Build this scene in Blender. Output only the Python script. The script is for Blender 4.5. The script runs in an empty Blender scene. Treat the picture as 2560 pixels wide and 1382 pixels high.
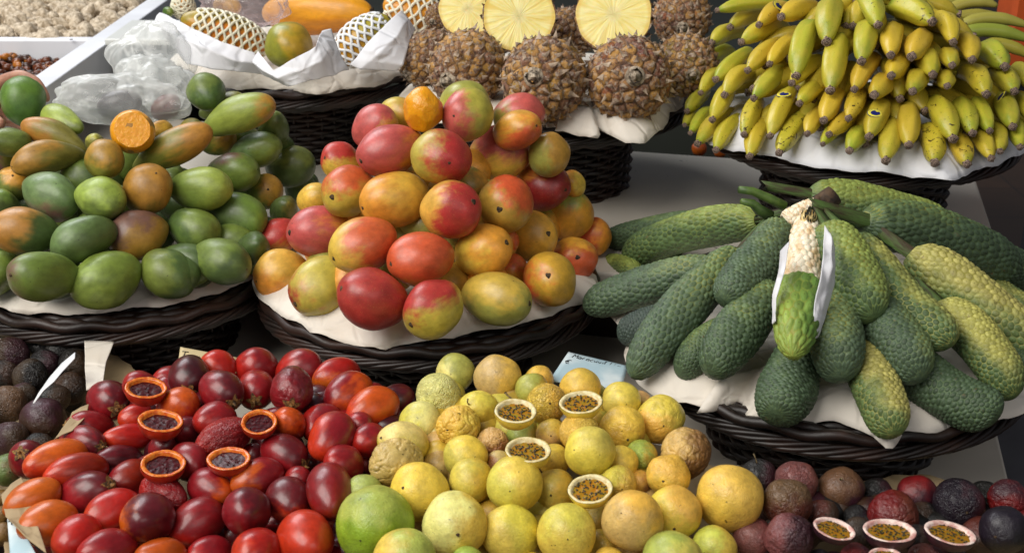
import bpy, math, random
import numpy as np
from mathutils import Vector, Matrix, noise as mn
R = math.radians
random.seed(7)
S = bpy.context.scene
COL = S.collection
# ------------------------------------------------------------------ camera, world, light, exposure
CAMZ, PITCH, FPX = 1.6, 23.0, 3090.0
cd = bpy.data.cameras.new('camera'); cam = bpy.data.objects.new('camera', cd); COL.objects.link(cam)
cam.location = (0, 0, CAMZ); cam.rotation_euler = (R(90 - PITCH), 0, 0)
cd.sensor_width = 36; cd.lens = 36 * FPX / 2560; cd.clip_end = 100; cd.clip_start = 0.05
cd.dof.use_dof = True; cd.dof.focus_distance = 1.62; cd.dof.aperture_fstop = 9
S.camera = cam
W = bpy.data.worlds.new('World'); S.world = W; W.use_nodes = True
W.node_tree.nodes['Background'].inputs[0].default_value = (0.85, 0.9, 1.0, 1)
W.node_tree.nodes['Background'].inputs[1].default_value = 0.13
def area(name, loc, target, size, power, col):
    l = bpy.data.lights.new(name, 'AREA'); l.shape = 'RECTANGLE'; l.size = size[0]; l.size_y = size[1]
    l.energy = power; l.color = col
    o = bpy.data.objects.new(name, l); COL.objects.link(o); o.location = loc
    o.rotation_euler = (Vector(target) - Vector(loc)).to_track_quat('-Z', 'Y').to_euler()
    return o
area('market_opening_light', (-1.7, 0.15, 3.3), (0.05, 1.65, 0.85), (2.8, 2.0), 132, (1.0, 0.965, 0.905))
area('skylight', (-1.9, 3.6, 3.3), (-0.3, 2.2, 1.0), (2.0, 1.5), 70, (0.95, 0.97, 1.0))
area('front_fill', (1.2, -1.0, 2.6), (0.2, 1.6, 0.85), (2.0, 1.4), 13, (1.0, 0.96, 0.92))  # weak warm fill lamp, added in front to lift the dark sides
S.view_settings.view_transform = 'Standard'; S.view_settings.look = 'None'
S.view_settings.gamma = 1; S.view_settings.use_curve_mapping = False; S.view_settings.exposure = 0.0
S.render.engine = 'CYCLES'
S.cycles.max_bounces = 8; S.cycles.transparent_max_bounces = 12
# ------------------------------------------------------------------ helpers: pixels of the 2560x1382 photo -> points
ct, st = math.cos(R(PITCH)), math.sin(R(PITCH))
CF, CR, CU = np.array([0, ct, -st]), np.array([1., 0, 0]), np.array([0, st, ct])
CAM = np.array([0, 0, CAMZ])
def ray(px, py): return CF + (px - 1280) / FPX * CR + (691 - py) / FPX * CU
def P(px, py, d): return CAM + d * ray(px, py)
def on_plane(px, py, z):
    v = ray(px, py); return CAM + v * ((z - CAMZ) / v[2])
def rgb(h, k=1.0):
    if isinstance(h, str): h = tuple(int(h[i:i + 2], 16) for i in (0, 2, 4))
    return tuple(k * ((c / 255 / 12.92) if c / 255 <= .04045 else ((c / 255 + .055) / 1.055) ** 2.4) for c in h)
def unit(v):
    v = np.asarray(v, float); return v / (np.linalg.norm(v) + 1e-12)
def frame(z, xhint=None, roll=0.0):
    z = unit(z); h = np.array(xhint if xhint is not None else [0.3, 0.2, 1.0], float)
    x = h - z * np.dot(h, z)
    if np.linalg.norm(x) < 1e-3: x = np.array([1., 0, 0]) - z * z[0]
    x = unit(x); y = np.cross(z, x); c, s = math.cos(roll), math.sin(roll)
    x2 = c * x + s * y; y2 = np.cross(z, x2)
    return np.column_stack([x2, y2, z])
def mesh(name, V, F, mats=(), smooth=True, midx=None):
    me = bpy.data.meshes.new(name); me.from_pydata([tuple(map(float, v)) for v in V], [], F)
    for m in mats: me.materials.append(m)
    if smooth: me.polygons.foreach_set('use_smooth', [True] * len(me.polygons))
    if midx is not None: me.polygons.foreach_set('material_index', midx)
    me.update(); return me
def link(name, me, parent=None, mat=None):
    o = bpy.data.objects.new(name, me); COL.objects.link(o)
    if parent: o.parent = parent
    if mat: me.materials.append(mat)
    return o
def empty(name, loc=(0, 0, 0), rz=0):
    o = bpy.data.objects.new(name, None); COL.objects.link(o); o.location = loc; o.rotation_euler = (0, 0, rz)
    o.empty_display_size = .05; return o
def tag(o, label=None, cat=None, group=None, kind=None):
    if label: o['label'] = label
    if cat: o['category'] = cat
    if group: o['group'] = group
    if kind: o['kind'] = kind
    return o
def place(o, loc, M3, sc):
    m = np.eye(4); m[:3, :3] = M3 * np.array(sc)[None, :]; m[:3, 3] = loc
    o.matrix_world = Matrix(m.tolist()); return o
class MB:
    def __init__(s): s.V = []; s.F = []; s.I = []
    def add(s, V, F, i=0):
        n = len(s.V); s.V += [tuple(v) for v in V]; s.F += [tuple(a + n for a in f) for f in F]; s.I += [i] * len(F)
    def box(s, c, d, M=None, i=0):
        c = np.array(c, float); v = [np.array([x, y, z]) * np.array(d) / 2 for x in (-1, 1) for y in (-1, 1) for z in (-1, 1)]
        if M is not None: v = [M @ q for q in v]
        s.add([c + q for q in v], [(0, 1, 3, 2), (4, 6, 7, 5), (0, 4, 5, 1), (2, 3, 7, 6), (0, 2, 6, 4), (1, 5, 7, 3)], i)
    def tube(s, pts, rad, n=6, closed=False, i=0, flat=1.0, up=None):
        pts = np.array(pts, float); m = len(pts); rad = np.broadcast_to(rad, (m,))
        T = (np.roll(pts, -1, 0) - np.roll(pts, 1, 0)) if closed else np.gradient(pts, axis=0)
        T /= np.linalg.norm(T, axis=1)[:, None] + 1e-12
        u = np.array(up if up is not None else [0.13, 0.21, 0.97], float)
        A = np.cross(T, u); A /= np.linalg.norm(A, axis=1)[:, None] + 1e-9; B = np.cross(A, T)
        V = []
        for k in range(m):
            for j in range(n):
                a = 2 * math.pi * j / n; V.append(pts[k] + rad[k] * (math.cos(a) * A[k] * flat + math.sin(a) * B[k]))
        F = []
        for k in range(m if closed else m - 1):
            k2 = (k + 1) % m
            for j in range(n): F.append((k * n + j, k * n + (j + 1) % n, k2 * n + (j + 1) % n, k2 * n + j))
        if not closed: F.append(tuple(range(n - 1, -1, -1))); F.append(tuple((m - 1) * n + j for j in range(n)))
        s.add(V, F, i)
    def ball(s, c, r, M=None, nu=8, nv=6, i=0):
        V, F = sph(nu, nv); V = V * np.array(r)
        if M is not None: V = V @ np.array(M).T
        s.add(V + np.array(c), F, i)
    def mesh(s, name, mats, smooth=True): return mesh(name, s.V, s.F, mats, smooth, s.I)
    def build(s, name, mats, parent=None, smooth=True): return link(name, s.mesh(name, mats if isinstance(mats, (list, tuple)) else [mats], smooth), parent)
def sph(nu, nv):
    th = np.linspace(0, math.pi, nv + 1); V = [(0, 0, 1.0)]
    for i in range(1, nv):
        for j in range(nu):
            a = 2 * math.pi * j / nu; V.append((math.sin(th[i]) * math.cos(a), math.sin(th[i]) * math.sin(a), math.cos(th[i])))
    V.append((0, 0, -1.0)); F = []
    for j in range(nu): F.append((0, 1 + j, 1 + (j + 1) % nu))
    for i in range(nv - 2):
        for j in range(nu):
            a = 1 + i * nu; F.append((a + j, a + nu + j, a + nu + (j + 1) % nu, a + (j + 1) % nu))
    l = len(V) - 1; a = 1 + (nv - 2) * nu
    for j in range(nu): F.append((a + j, l, a + (j + 1) % nu))
    return np.array(V), F
def nz(p, f, o=0.0): return mn.noise(Vector((p[0] * f + o, p[1] * f - o * .7, p[2] * f + o * 1.3)))
# ------------------------------------------------------------------ materials
class NT:
    def __init__(s, name):
        s.m = bpy.data.materials.new(name); s.m.use_nodes = True; s.t = s.m.node_tree; s.b = s.t.nodes['Principled BSDF']; s.out = s.t.nodes['Material Output']
    def n(s, t, props=None, **inp):
        x = s.t.nodes.new('ShaderNode' + t)
        for k, v in (props or {}).items(): setattr(x, k, v)
        for k, v in inp.items():
            k = int(k[1:]) if k[0] == '_' and k[1:].isdigit() else k.replace('_', ' ')
            s.put(x.inputs[k], v)
        return x
    def put(s, sock, v):
        if isinstance(v, bpy.types.NodeSocket): s.t.links.new(v, sock)
        elif isinstance(v, (tuple, list)) and len(v) == 3 and sock.type == 'RGBA': sock.default_value = (*v, 1)
        else: sock.default_value = v
    def math(s, op, a, b=0.0, c=0.0): return s.n('Math', {'operation': op}, _0=a, _1=b, _2=c).outputs[0]
    def vm(s, op, a, b=(0, 0, 0)):
        x = s.n('VectorMath', {'operation': op}, _0=a, _1=b); return x.outputs['Value' if op in ('DOT_PRODUCT', 'LENGTH') else 'Vector']
    def scale(s, v, k): 
        x = s.n('VectorMath', {'operation': 'SCALE'}, _0=v); s.put(x.inputs['Scale'], k); return x.outputs[0]
    def mix(s, f, a, b, mode='MIX'):
        x = s.n('Mix', {'data_type': 'RGBA', 'blend_type': mode}); s.put(x.inputs[0], f); s.put(x.inputs[6], a); s.put(x.inputs[7], b); return x.outputs[2]
    def ramp(s, v, a, b, lo=0.0, hi=1.0, sm=True):
        return s.n('MapRange', {'interpolation_type': 'SMOOTHSTEP' if sm else 'LINEAR'}, Value=v, From_Min=a, From_Max=b, To_Min=lo, To_Max=hi).outputs[0]
    def noise(s, v, sc, det=3.0, rough=.5, dist=0.0): return s.n('TexNoise', None, Vector=v, Scale=sc, Detail=det, Roughness=rough, Distortion=dist).outputs[0]
    def voro(s, v, sc, feat='F1'): return s.n('TexVoronoi', {'feature': feat}, Vector=v, Scale=sc).outputs[0]
    def bump(s, h, strength, dist=0.01, nrm=None):
        x = s.n('Bump', None, Height=h, Strength=strength, Distance=dist)
        if nrm is not None: s.put(x.inputs['Normal'], nrm)
        return x.outputs[0]
    def attr(s, n, out='Fac', typ='OBJECT'): return s.n('Attribute', {'attribute_type': typ, 'attribute_name': n}).outputs[out]
    def coords(s):
        tc = s.n('TexCoord').outputs['Object']; r = s.n('ObjectInfo').outputs['Random']
        rv = s.n('CombineXYZ', None, X=s.math('MULTIPLY', r, 31.0), Y=s.math('MULTIPLY', r, 17.0), Z=s.math('MULTIPLY', r, 53.0)).outputs[0]
        return tc, s.vm('ADD', tc, rv), r
    def set(s, **k):
        for a, v in k.items(): s.put(s.b.inputs[a.replace('_', ' ')], v)
        return s.m
def skin(name, rough=.35, coat=0.0, blend=.35, speck=None, spots=None, fine=(60, .05), wr=0.0, sss=0.0, n1=1.3, streak=0.0, var=.25, spec=.5):
    t = NT(name); tc, v, rnd = t.coords()
    bd = t.attr('bd', 'Vector'); bt = t.attr('bt'); ca = t.attr('ca', 'Color'); cb = t.attr('cb', 'Color')
    d = t.vm('DOT_PRODUCT', t.vm('NORMALIZE', tc), bd)
    a = t.noise(v, n1, 2.0); b = t.noise(v, n1 * 3.5, 4.0, .6)
    x = t.math('ADD', d, t.math('MULTIPLY', t.math('SUBTRACT', a, .5), 1.7))
    x = t.math('ADD', x, t.math('MULTIPLY', t.math('SUBTRACT', b, .5), .5))
    if streak:
        sv = t.vm('MULTIPLY', v, (3.5, 3.5, .5)); x = t.math('ADD', x, t.math('MULTIPLY', t.math('SUBTRACT', t.noise(sv, 2.0, 3.0), .5), streak))
    x = t.math('SUBTRACT', x, bt)
    f = t.ramp(x, -blend, blend)
    c = t.mix(f, ca, cb)
    vv = t.ramp(t.noise(v, 2.6, 5.0, .65), .3, .7, 1 - var, 1 + var * .6, sm=False)
    c = t.mix(1.0, c, t.n('CombineColor', None, Red=vv, Green=vv, Blue=vv).outputs[0], 'MULTIPLY')
    if speck:
        sc, amt, col, size = speck
        q = t.voro(v, sc); m = t.ramp(q, size, size * .45, 0, amt); c = t.mix(m, c, col)
    if spots:
        sc, th, col = spots
        q = t.noise(v, sc, 3.0, .7, .6); m = t.ramp(q, th, th + .035, 0, .85); c = t.mix(m, c, col)
    h = t.noise(v, fine[0], 2.0)
    nrm = t.bump(h, min(1, fine[1] * 4), .0008)
    if wr:
        w = t.attr('wr'); e = t.noise(v, 3.2, 3.0, .6, 1.2); e = t.math('ABSOLUTE', t.math('SUBTRACT', e, .5)); e = t.ramp(e, 0, .09)
        e2 = t.voro(t.vm('ADD', v, t.scale(t.n('TexNoise', None, Vector=v, Scale=3.0).outputs[1], .5)), 3.2, 'DISTANCE_TO_EDGE'); e = t.math('ADD', e, t.ramp(e2, 0, .12, 0, .6))
        nrm = t.bump(e, t.math('MULTIPLY', w, wr), .0055, nrm)
    rr = t.ramp(t.noise(v, 7.0, 3.0), .3, .7, rough * .85, rough * 1.25, sm=False)
    t.set(Base_Color=c, Roughness=rr, Normal=nrm, Coat_Weight=coat, Coat_Roughness=.12, Specular_IOR_Level=spec)
    if sss: t.set(Subsurface_Weight=sss, Subsurface_Radius=(.6, .3, .1), Subsurface_Scale=.01)
    return t.m
def plain(name, col, rough=.6, var=.15, sc=6.0, bump=(40, .1), col2=None, metal=0, **kw):
    t = NT(name); tc, v, r = t.coords(); n = t.noise(v, sc, 5.0, .6)
    c = t.mix(t.ramp(n, .35, .65), tuple(k * (1 - var) for k in col), col2 or tuple(min(1, k * (1 + var)) for k in col))
    t.set(Base_Color=c, Roughness=rough, Metallic=metal, Normal=t.bump(t.noise(v, bump[0], 3.0), bump[1], .003), **kw); return t.m
M_mango = skin('mango_skin', .38, .1, .42, var=.3, speck=(22, .5, rgb('e6bc70'), .17), spots=(5.5, .71, rgb('3a2412')), streak=.7, sss=.06, fine=(90, .03))
M_green = skin('green_mango_skin', .4, .08, .4, speck=(20, .35, rgb('6a5a2a'), .13), spots=(4.5, .70, rgb('2c2410')), streak=.3, fine=(70, .05), var=.32)
M_tam = skin('tamarillo_skin', .33, .16, .45, spots=(4.0, .78, rgb('2a0806')), streak=.7, wr=.55, fine=(60, .015), var=.3, sss=.04)
M_pas = skin('passion_skin', .4, .1, .4, var=.3, speck=(7, .75, rgb('5a4a1c'), .10), spots=(4.6, .68, rgb('453a18')), wr=.8, fine=(50, .05), sss=.05)
M_pur = skin('purple_passion_skin', .36, .12, .4, speck=(16, .3, rgb('8a6454'), .13), wr=.9, fine=(40, .12), var=.35)
M_pap = skin('papaya_skin', .38, .1, .4, speck=(9, .3, rgb('8a7a28'), .18), spots=(5, .72, rgb('5a4a20')), fine=(40, .04), wr=.3)
M_scar = plain('stem_scar', rgb('1e160e'), .8, .4, 8, (20, .5), rgb('584228'))
M_calyx = plain('calyx_dry', rgb('4a3620'), .8, .4, 8, (20, .5), rgb('9a7038'))
M_stalk = plain('dry_stalk', rgb('6b5b3c'), .8, .3)
def mat_banana():
    t = NT('banana_skin'); tc, v, r = t.coords(); ca = t.attr('ca', 'Color'); cb = t.attr('cb', 'Color'); bt = t.attr('bt')
    sep = t.n('SeparateXYZ', None, Vector=tc); z = sep.outputs[2]
    e = t.math('MULTIPLY', t.math('ABSOLUTE', t.math('SUBTRACT', z, .42)), 2.1)
    x = t.math('ADD', e, t.math('MULTIPLY', t.math('SUBTRACT', t.noise(t.vm('MULTIPLY', v, (.6, .6, 2.0)), 1.2, 3.0), .5), 1.5)); x = t.math('SUBTRACT', x, bt)
    c = t.mix(t.ramp(x, -.4, .45), ca, cb)
    sv = t.vm('MULTIPLY', v, (1.1, 1.1, 9.0))
    c = t.mix(t.ramp(t.noise(t.vm('MULTIPLY', v, (2, 2, 9)), 1.0, 5.0), .35, .75, 0, .3), c, rgb('d9b84a'))
    q = t.noise(sv, 1.25, 4.0, .62, 1.6); sp = t.attr('sp')
    m = t.ramp(t.math('ADD', q, sp), .70, .725, 0, .93); c = t.mix(m, c, rgb('2c1b0c'))
    q2 = t.voro(t.vm('MULTIPLY', v, (1, 1, 8)), 3.5); c = t.mix(t.ramp(q2, .13, .07, 0, .7), c, rgb('5a3c14'))
    t.set(Base_Color=c, Roughness=.4, Coat_Weight=.08, Coat_Roughness=.3, Normal=t.bump(t.noise(sv, 4.0, 3.0), .35, .0012)); return t.m
M_ban = mat_banana()
def mat_tip():
    t = NT('banana_blossom_end'); tc, v, r = t.coords(); q = t.noise(v, 3.0, 5.0, .7)
    rr = t.vm('LENGTH', t.vm('MULTIPLY', tc, (1, 1, 0))); w = t.math('ADD', rr, t.math('MULTIPLY', q, .35))
    ring = t.n('TexWave', {'wave_type': 'RINGS', 'rings_direction': 'Z'}, Vector=t.vm('MULTIPLY', tc, (1, 1, 0)), Scale=3.0, Distortion=4.0).outputs[1]
    c = t.mix(t.ramp(t.math('ADD', t.math('MULTIPLY', ring, .5), q), .55, .95), rgb('241a12'), rgb('a08878'))
    t.set(Base_Color=c, Roughness=.85, Normal=t.bump(t.noise(v, 9, 4.0), .8, .003)); return t.m
M_tip = mat_tip()
def mat_monstera():
    t = NT('monstera_skin'); tc, v, r = t.coords(); ca = t.attr('ca', 'Color'); cb = t.attr('cb', 'Color'); bd = t.attr('bd', 'Vector'); bt = t.attr('bt')
    edge = t.attr('edge', 'Fac', 'GEOMETRY'); cell = t.attr('cell', 'Fac', 'GEOMETRY'); dot = t.attr('dot', 'Fac', 'GEOMETRY')
    nn = t.vm('MULTIPLY', tc, (1, 1, 5)); d = t.vm('DOT_PRODUCT', t.vm('SUBTRACT', t.vm('MULTIPLY', tc, (1, 1, 2.4)), (0, 0, 1.2)), bd)
    x = t.math('SUBTRACT', t.math('ADD', d, t.math('MULTIPLY', t.math('SUBTRACT', t.noise(t.vm('MULTIPLY', v, (1, 1, 4)), 1.1, 3.0), .5), 1.8)), bt)
    f = t.ramp(x, -.5, .5); c = t.mix(f, ca, cb)
    k = t.ramp(cell, 0, 1, .72, 1.25, sm=False); c = t.mix(1.0, c, t.n('CombineColor', None, Red=k, Green=k, Blue=k).outputs[0], 'MULTIPLY')
    ec = t.mix(f, t.mix(.35, cb, ca), rgb('8f8a3a'))
    en = t.ramp(t.noise(t.vm('MULTIPLY', v, (1, 1, 5)), 1.4, 3.0), .38, .6, .3, .95)
    c = t.mix(t.math('MULTIPLY', t.ramp(edge, .2, .05), en), c, ec)
    dk = t.ramp(t.noise(t.vm('MULTIPLY', v, (1, 1, 5)), 2.2, 4.0, .7), .62, .70, 0, .7); c = t.mix(t.math('MULTIPLY', dk, f), c, rgb('33301c'))
    c = t.mix(t.math('MULTIPLY', t.ramp(dot, .13, .05), .6), c, rgb('3c3420')); c = t.mix(t.ramp(t.noise(t.vm('MULTIPLY', v, (1, 1, 5)), 3.3, 4.0, .75), .64, .70, 0, .75), c, rgb('6a5434'))
    t.set(Base_Color=c, Roughness=.5, Specular_IOR_Level=.35, Normal=t.bump(t.noise(t.vm('MULTIPLY', v, (1, 1, 5)), 8.0, 3.0), .5, .002)); return t.m
M_mon = mat_monstera()
def mat_kernels():
    t = NT('monstera_flesh'); tc, v, r = t.coords(); edge = t.attr('edge', 'Fac', 'GEOMETRY')
    c = t.mix(t.ramp(t.noise(t.vm('MULTIPLY', v, (1, 1, 5)), 2.5, 4.0), .4, .7), rgb('f2e6cc'), rgb('d9b98a'))
    c = t.mix(t.ramp(edge, .14, .0, 0, .75), c, rgb('a08358'))
    c = t.mix(t.ramp(t.noise(t.vm('MULTIPLY', v, (1, 1, 5)), 6.0, 3.0, .7), .70, .73), c, rgb('17120c'))
    t.set(Base_Color=c, Roughness=.5, Subsurface_Weight=.1, Subsurface_Scale=.01); return t.m
M_ker = mat_kernels()
def mat_pine():
    t = NT('pineapple_rind'); tc, v, r = t.coords(); edge = t.attr('edge', 'Fac', 'GEOMETRY'); cell = t.attr('cell', 'Fac', 'GEOMETRY')
    n = t.noise(v, 5.0, 5.0, .7)
    c = t.mix(t.ramp(t.math('ADD', t.math('MULTIPLY', cell, .5), n), .5, 1.0), rgb('8a6048'), rgb('c4924a'))
    c = t.mix(t.ramp(t.noise(v, 2.2, 3.0), .52, .68, 0, .75), c, t.attr('cb', 'Color')); c = t.mix(t.ramp(t.noise(t.vm('ADD', v, (9, 3, 5)), 3.5, 5.0, .7), .5, .62, 0, .8), c, rgb('5a3a34'))
    c = t.mix(t.ramp(edge, .09, .0, 0, .8), c, rgb('3a2418'))
    c = t.mix(t.ramp(t.noise(v, 9.0, 4.0, .75), .50, .66, 0, .85), c, rgb('b5a696'))
    t.set(Base_Color=c, Roughness=.55, Normal=t.bump(t.noise(v, 12.0, 4.0, .7), .9, .006)); return t.m
M_pine = mat_pine()
M_bract = plain('pineapple_bract', rgb('6a4e3a'), .7, .3, 3.0, (30, .3), rgb('b8a38c'))
M_stump = plain('pineapple_stump', rgb('8f7c66'), .85, .4, 9.0, (14, .8), rgb('c0b09a'))
def mat_pflesh():
    t = NT('pineapple_flesh'); tc, v, r = t.coords(); sep = t.n('SeparateXYZ', None, Vector=tc)
    a = t.math('ARCTAN2', sep.outputs[1], sep.outputs[0]); l = t.vm('LENGTH', t.vm('MULTIPLY', tc, (1, 1, 0)))
    pv = t.n('CombineXYZ', None, X=t.math('SINE', a), Y=t.math('COSINE', a), Z=t.math('MULTIPLY', l, .18)).outputs[0]
    pv = t.vm('ADD', pv, t.vm('SUBTRACT', v, tc))
    fb = t.noise(pv, 9.0, 3.0, .55); fb2 = t.noise(pv, 4.0, 3.0)
    c = t.mix(t.ramp(fb, .35, .7), rgb('f2e084'), rgb('f8eda8')); c = t.mix(t.ramp(fb2, .5, .72, 0, .5), c, rgb('e2b93c'))
    c = t.mix(t.ramp(l, .26, .16, 0, .6), c, rgb('f0e2a4')); c = t.mix(t.ramp(l, .86, .97, 0, .55), c, rgb('dcae38'))
    t.set(Base_Color=c, Roughness=.4, Subsurface_Weight=.15, Subsurface_Scale=.01, Normal=t.bump(fb, .6, .003)); return t.m
M_pfl = mat_pflesh()
def mat_paper(name='paper', col='e8e0d4', tint='d8cab6'):
    t = NT(name); tc, v, r = t.coords(); n = t.noise(tc, 14.0, 4.0)
    c = t.mix(t.ramp(n, .45, .8, 0, .5), rgb(col), rgb(tint))
    w = t.voro(t.vm('ADD', tc, t.scale(t.n('TexNoise', None, Vector=tc, Scale=12.0).outputs[1], .06)), 17.0, 'DISTANCE_TO_EDGE')
    nr = t.bump(t.ramp(w, 0, .12), .5, .003); nr = t.bump(t.noise(tc, 9.0, 3.0), .6, .012, nr)
    t.set(Base_Color=c, Roughness=.75, Normal=nr)
    tr = t.n('BsdfTranslucent', None, Color=c); mx = t.n('MixShader', None, _0=.12, _1=t.b.outputs[0], _2=tr.outputs[0])
    t.t.links.new(mx.outputs[0], t.out.inputs[0]); return t.m
M_paper = mat_paper(); M_paperw = mat_paper('white_paper', 'e6e6ea', 'd2d0d4'); M_kraft = mat_paper('kraft_paper', 'a8926f', '8f7a5a')
def mat_wicker():
    t = NT('dark_wicker'); tc, v, r = t.coords(); n = t.noise(tc, 30.0, 4.0); n2 = t.noise(tc, 9.0, 3.0)
    c = t.mix(t.ramp(n2, .4, .7), rgb('150c08'), rgb('2e180e')); c = t.mix(t.ramp(n, .6, .8, 0, .5), c, rgb('3c2214'))
    t.set(Base_Color=c, Roughness=.5, Coat_Weight=.08, Coat_Roughness=.3, Normal=t.bump(n, .4, .004)); return t.m
M_wick = mat_wicker()
def mat_bag(name, col, alpha):
    t = NT(name); tc, v, r = t.coords()
    w = t.noise(t.vm('MULTIPLY', tc, (1, 1, .45)), 9.0, 2.0, .5, .8); nr = t.bump(w, .6, .006)
    t.set(Base_Color=rgb(col), Roughness=.12, Normal=nr, Specular_IOR_Level=.9)
    tl = t.n('BsdfTranslucent', None, Color=rgb(col), Normal=nr); m1 = t.n('MixShader', None, _0=.35, _1=t.b.outputs[0], _2=tl.outputs[0])
    tp = t.n('BsdfTransparent', None, Color=(.97, .97, .97))
    lw = t.n('LayerWeight', None, Blend=.35, Normal=nr).outputs['Facing']
    rg = t.math('ABSOLUTE', t.math('SUBTRACT', t.noise(t.vm('MULTIPLY', tc, (1, 1, .45)), 9.0, 2.0, .5, .8), .5))
    a = t.math('ADD', t.ramp(rg, .0, .03, alpha * .9, alpha * .5), t.math('MULTIPLY', lw, .6))
    mx = t.n('MixShader', None, _0=a, _1=tp.outputs[0], _2=m1.outputs[0]); t.t.links.new(mx.outputs[0], t.out.inputs[0]); return t.m
M_bag = mat_bag('clear_plastic', 'f6f8f6', .46); M_bagp = mat_bag('pinkish_plastic', 'd8c4c6', .32)
# ------------------------------------------------------------------ fruit meshes (unit size, stem end at +z)
def blob(name, mat, nu=40, nv=28, prof=None, amp=.03, f=1.2, o=0.0, ridge=0.0, rf=2.2, bend=0.0, flat=1.0, dimple=0.0):
    V, F = sph(nu, nv); out = []
    for p in V:
        z = p[2]; rr = math.hypot(p[0], p[1]); k = prof(z) if prof else 1.0
        q = np.array([p[0] * k, p[1] * k * flat, z])
        d = 1 + amp * nz(p, f, o)
        if ridge:
            e = abs(nz(p, rf, o + 5) + .5 * nz(p, rf * 2.1, o + 9)); e2 = abs(nz(p, rf * 1.7, o + 15))
            d -= ridge * (max(0, 1 - e * 5) ** 2 + .6 * max(0, 1 - e2 * 6) ** 2) ; d += ridge * .6 * nz(p, rf * 1.2, o + 3)
        q = q * d
        if dimple: q[2] -= dimple * math.exp(-(rr / .22) ** 2) * (1 if z > 0 else 0)
        q[0] += bend * (1 - z * z) 
        out.append(q)
    return mesh(name, out, F, [mat])
mango_prof = lambda z: 1.0 + .07 * z - .05 * z * z
gm_prof = lambda z: (1.0 + .10 * z) * (1 - .10 * max(0, -z))
tam_prof = lambda z: 1.0 - .12 * z - .04 * z * z
ME = {}
ME['mango'] = [blob('mango', M_mango, prof=mango_prof, amp=.07, o=i * 3.1, flat=.93, dimple=.04) for i in range(4)]
ME['green'] = [blob('green_mango', M_green, prof=gm_prof, amp=.10, o=40 + i * 3.1, flat=.95, f=1.0, bend=b, ridge=.012, rf=.9) for i, b in enumerate((0, .08, 0, .05, 0))]
ME['greenlong'] = [blob('long_green_mango', M_green, prof=lambda z: (1.0 + .16 * z) * (1 - .16 * max(0, -z)), amp=.07, o=60 + i * 3.1, flat=.95, f=1.0, bend=b) for i, b in enumerate((.22, .12, .28))]
ME['tam'] = [blob('tamarillo', M_tam, prof=tam_prof, amp=.05, o=70 + i * 3.3, flat=.97) for i in range(5)]
ME['tamw'] = [blob('wrinkled_tamarillo', M_tam, nu=72, nv=48, prof=tam_prof, amp=.06, o=90 + i * 3.3, ridge=.035, rf=1.8) for i in range(2)]
ME['pas'] = [blob('passion_fruit', M_pas, amp=.07, o=100 + i * 3.7, ridge=.006, rf=1.4) for i in range(4)]
ME['pasm'] = [blob('dented_passion_fruit', M_pas, nu=72, nv=48, amp=.10, o=120 + i * 3.7, ridge=.025, rf=1.5) for i in range(3)]
ME['pasw'] = [blob('shrivelled_passion_fruit', M_pas, nu=110, nv=76, amp=.10, o=140 + i * 3.7, ridge=.075, rf=2.1) for i in range(3)]
ME['pur'] = [blob('purple_passion', M_pur, nu=72, nv=48, amp=.08, o=160 + i * 3.7, ridge=.018, rf=2.6) for i in range(4)]
ME['purw'] = [blob('wrinkled_purple_passion', M_pur, nu=110, nv=76, amp=.08, o=180 + i * 3.7, ridge=.05, rf=3.0) for i in range(3)]
def scar_mesh(r, h, mat, o=0):
    b = MB(); n = 14; V = []; rings = [(1.25, -.6), (1.15, .15), (.85, .45), (.62, .35), (.5, .75), (.28, .7)]
    for k, (a, z) in enumerate(rings):
        for j in range(n):
            t = 2 * math.pi * j / n; q = 1 + .16 * math.sin(3 * t + o) + .1 * math.sin(5 * t + k)
            V.append((r * a * q * math.cos(t), r * a * q * math.sin(t), h * z))
    F = [(k * n + j, k * n + (j + 1) % n, (k + 1) * n + (j + 1) % n, (k + 1) * n + j) for k in range(5) for j in range(n)] + [tuple(5 * n + j for j in range(n))]
    b.add(V, F); return b.mesh('stem_scar', [mat])
SC_m = scar_mesh(.09, .055, M_scar); SC_p = scar_mesh(.045, .04, M_scar, 2); SC_g = scar_mesh(.05, .045, M_scar, 4)
def calyx_mesh():
    b = MB(); b.tube([(0, 0, -.04), (.02, 0, .06), (.03, .02, .16)], [.09, .06, .045], 8)
    for k in range(5):
        a = k * 1.257; c, s = math.cos(a), math.sin(a)
        V = []; 
        for q, w, z in ((.03, .10, .02), (.14, .10, .0), (.25, .07, -.03), (.33, .01, -.06 + .05 * (k % 2))):
            V += [(c * q - s * w, s * q + c * w, z), (c * q + s * w, s * q - c * w, z)]
        n = len(V); V += [(x, y, z - .03) for x, y, z in V]
        F = [(0, 1, 3, 2), (2, 3, 5, 4), (4, 5, 7, 6), (8, 10, 11, 9), (10, 12, 13, 11), (12, 14, 15, 13)]
        b.add(V, F)
    return b.mesh('calyx', [M_calyx])
SC_c = calyx_mesh()
def stalk_mesh():
    b = MB(); b.tube([(0, 0, -.05), (.02, 0, .15), (.08, .02, .3), (.22, .03, .48)], [.055, .032, .03, .04], 8); return b.mesh('stalk', [M_stalk])
SC_s = stalk_mesh()
SCAR = dict(mango=(SC_m, .965, 'stem_scar'), green=(SC_g, .985, 'stem_scar'), greenlong=(SC_g, .99, 'stem_scar'), tam=(SC_c, -1.015, 'calyx'), tamw=(SC_c, -1.0, 'calyx'),
            pas=(SC_p, .985, 'stem_scar'), pasm=(SC_p, .97, 'stem_scar'), pasw=(SC_p, .95, 'stem_scar'), pur=(SC_p, .98, 'stem_scar'), purw=(SC_p, .96, 'stem_scar'))
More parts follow.
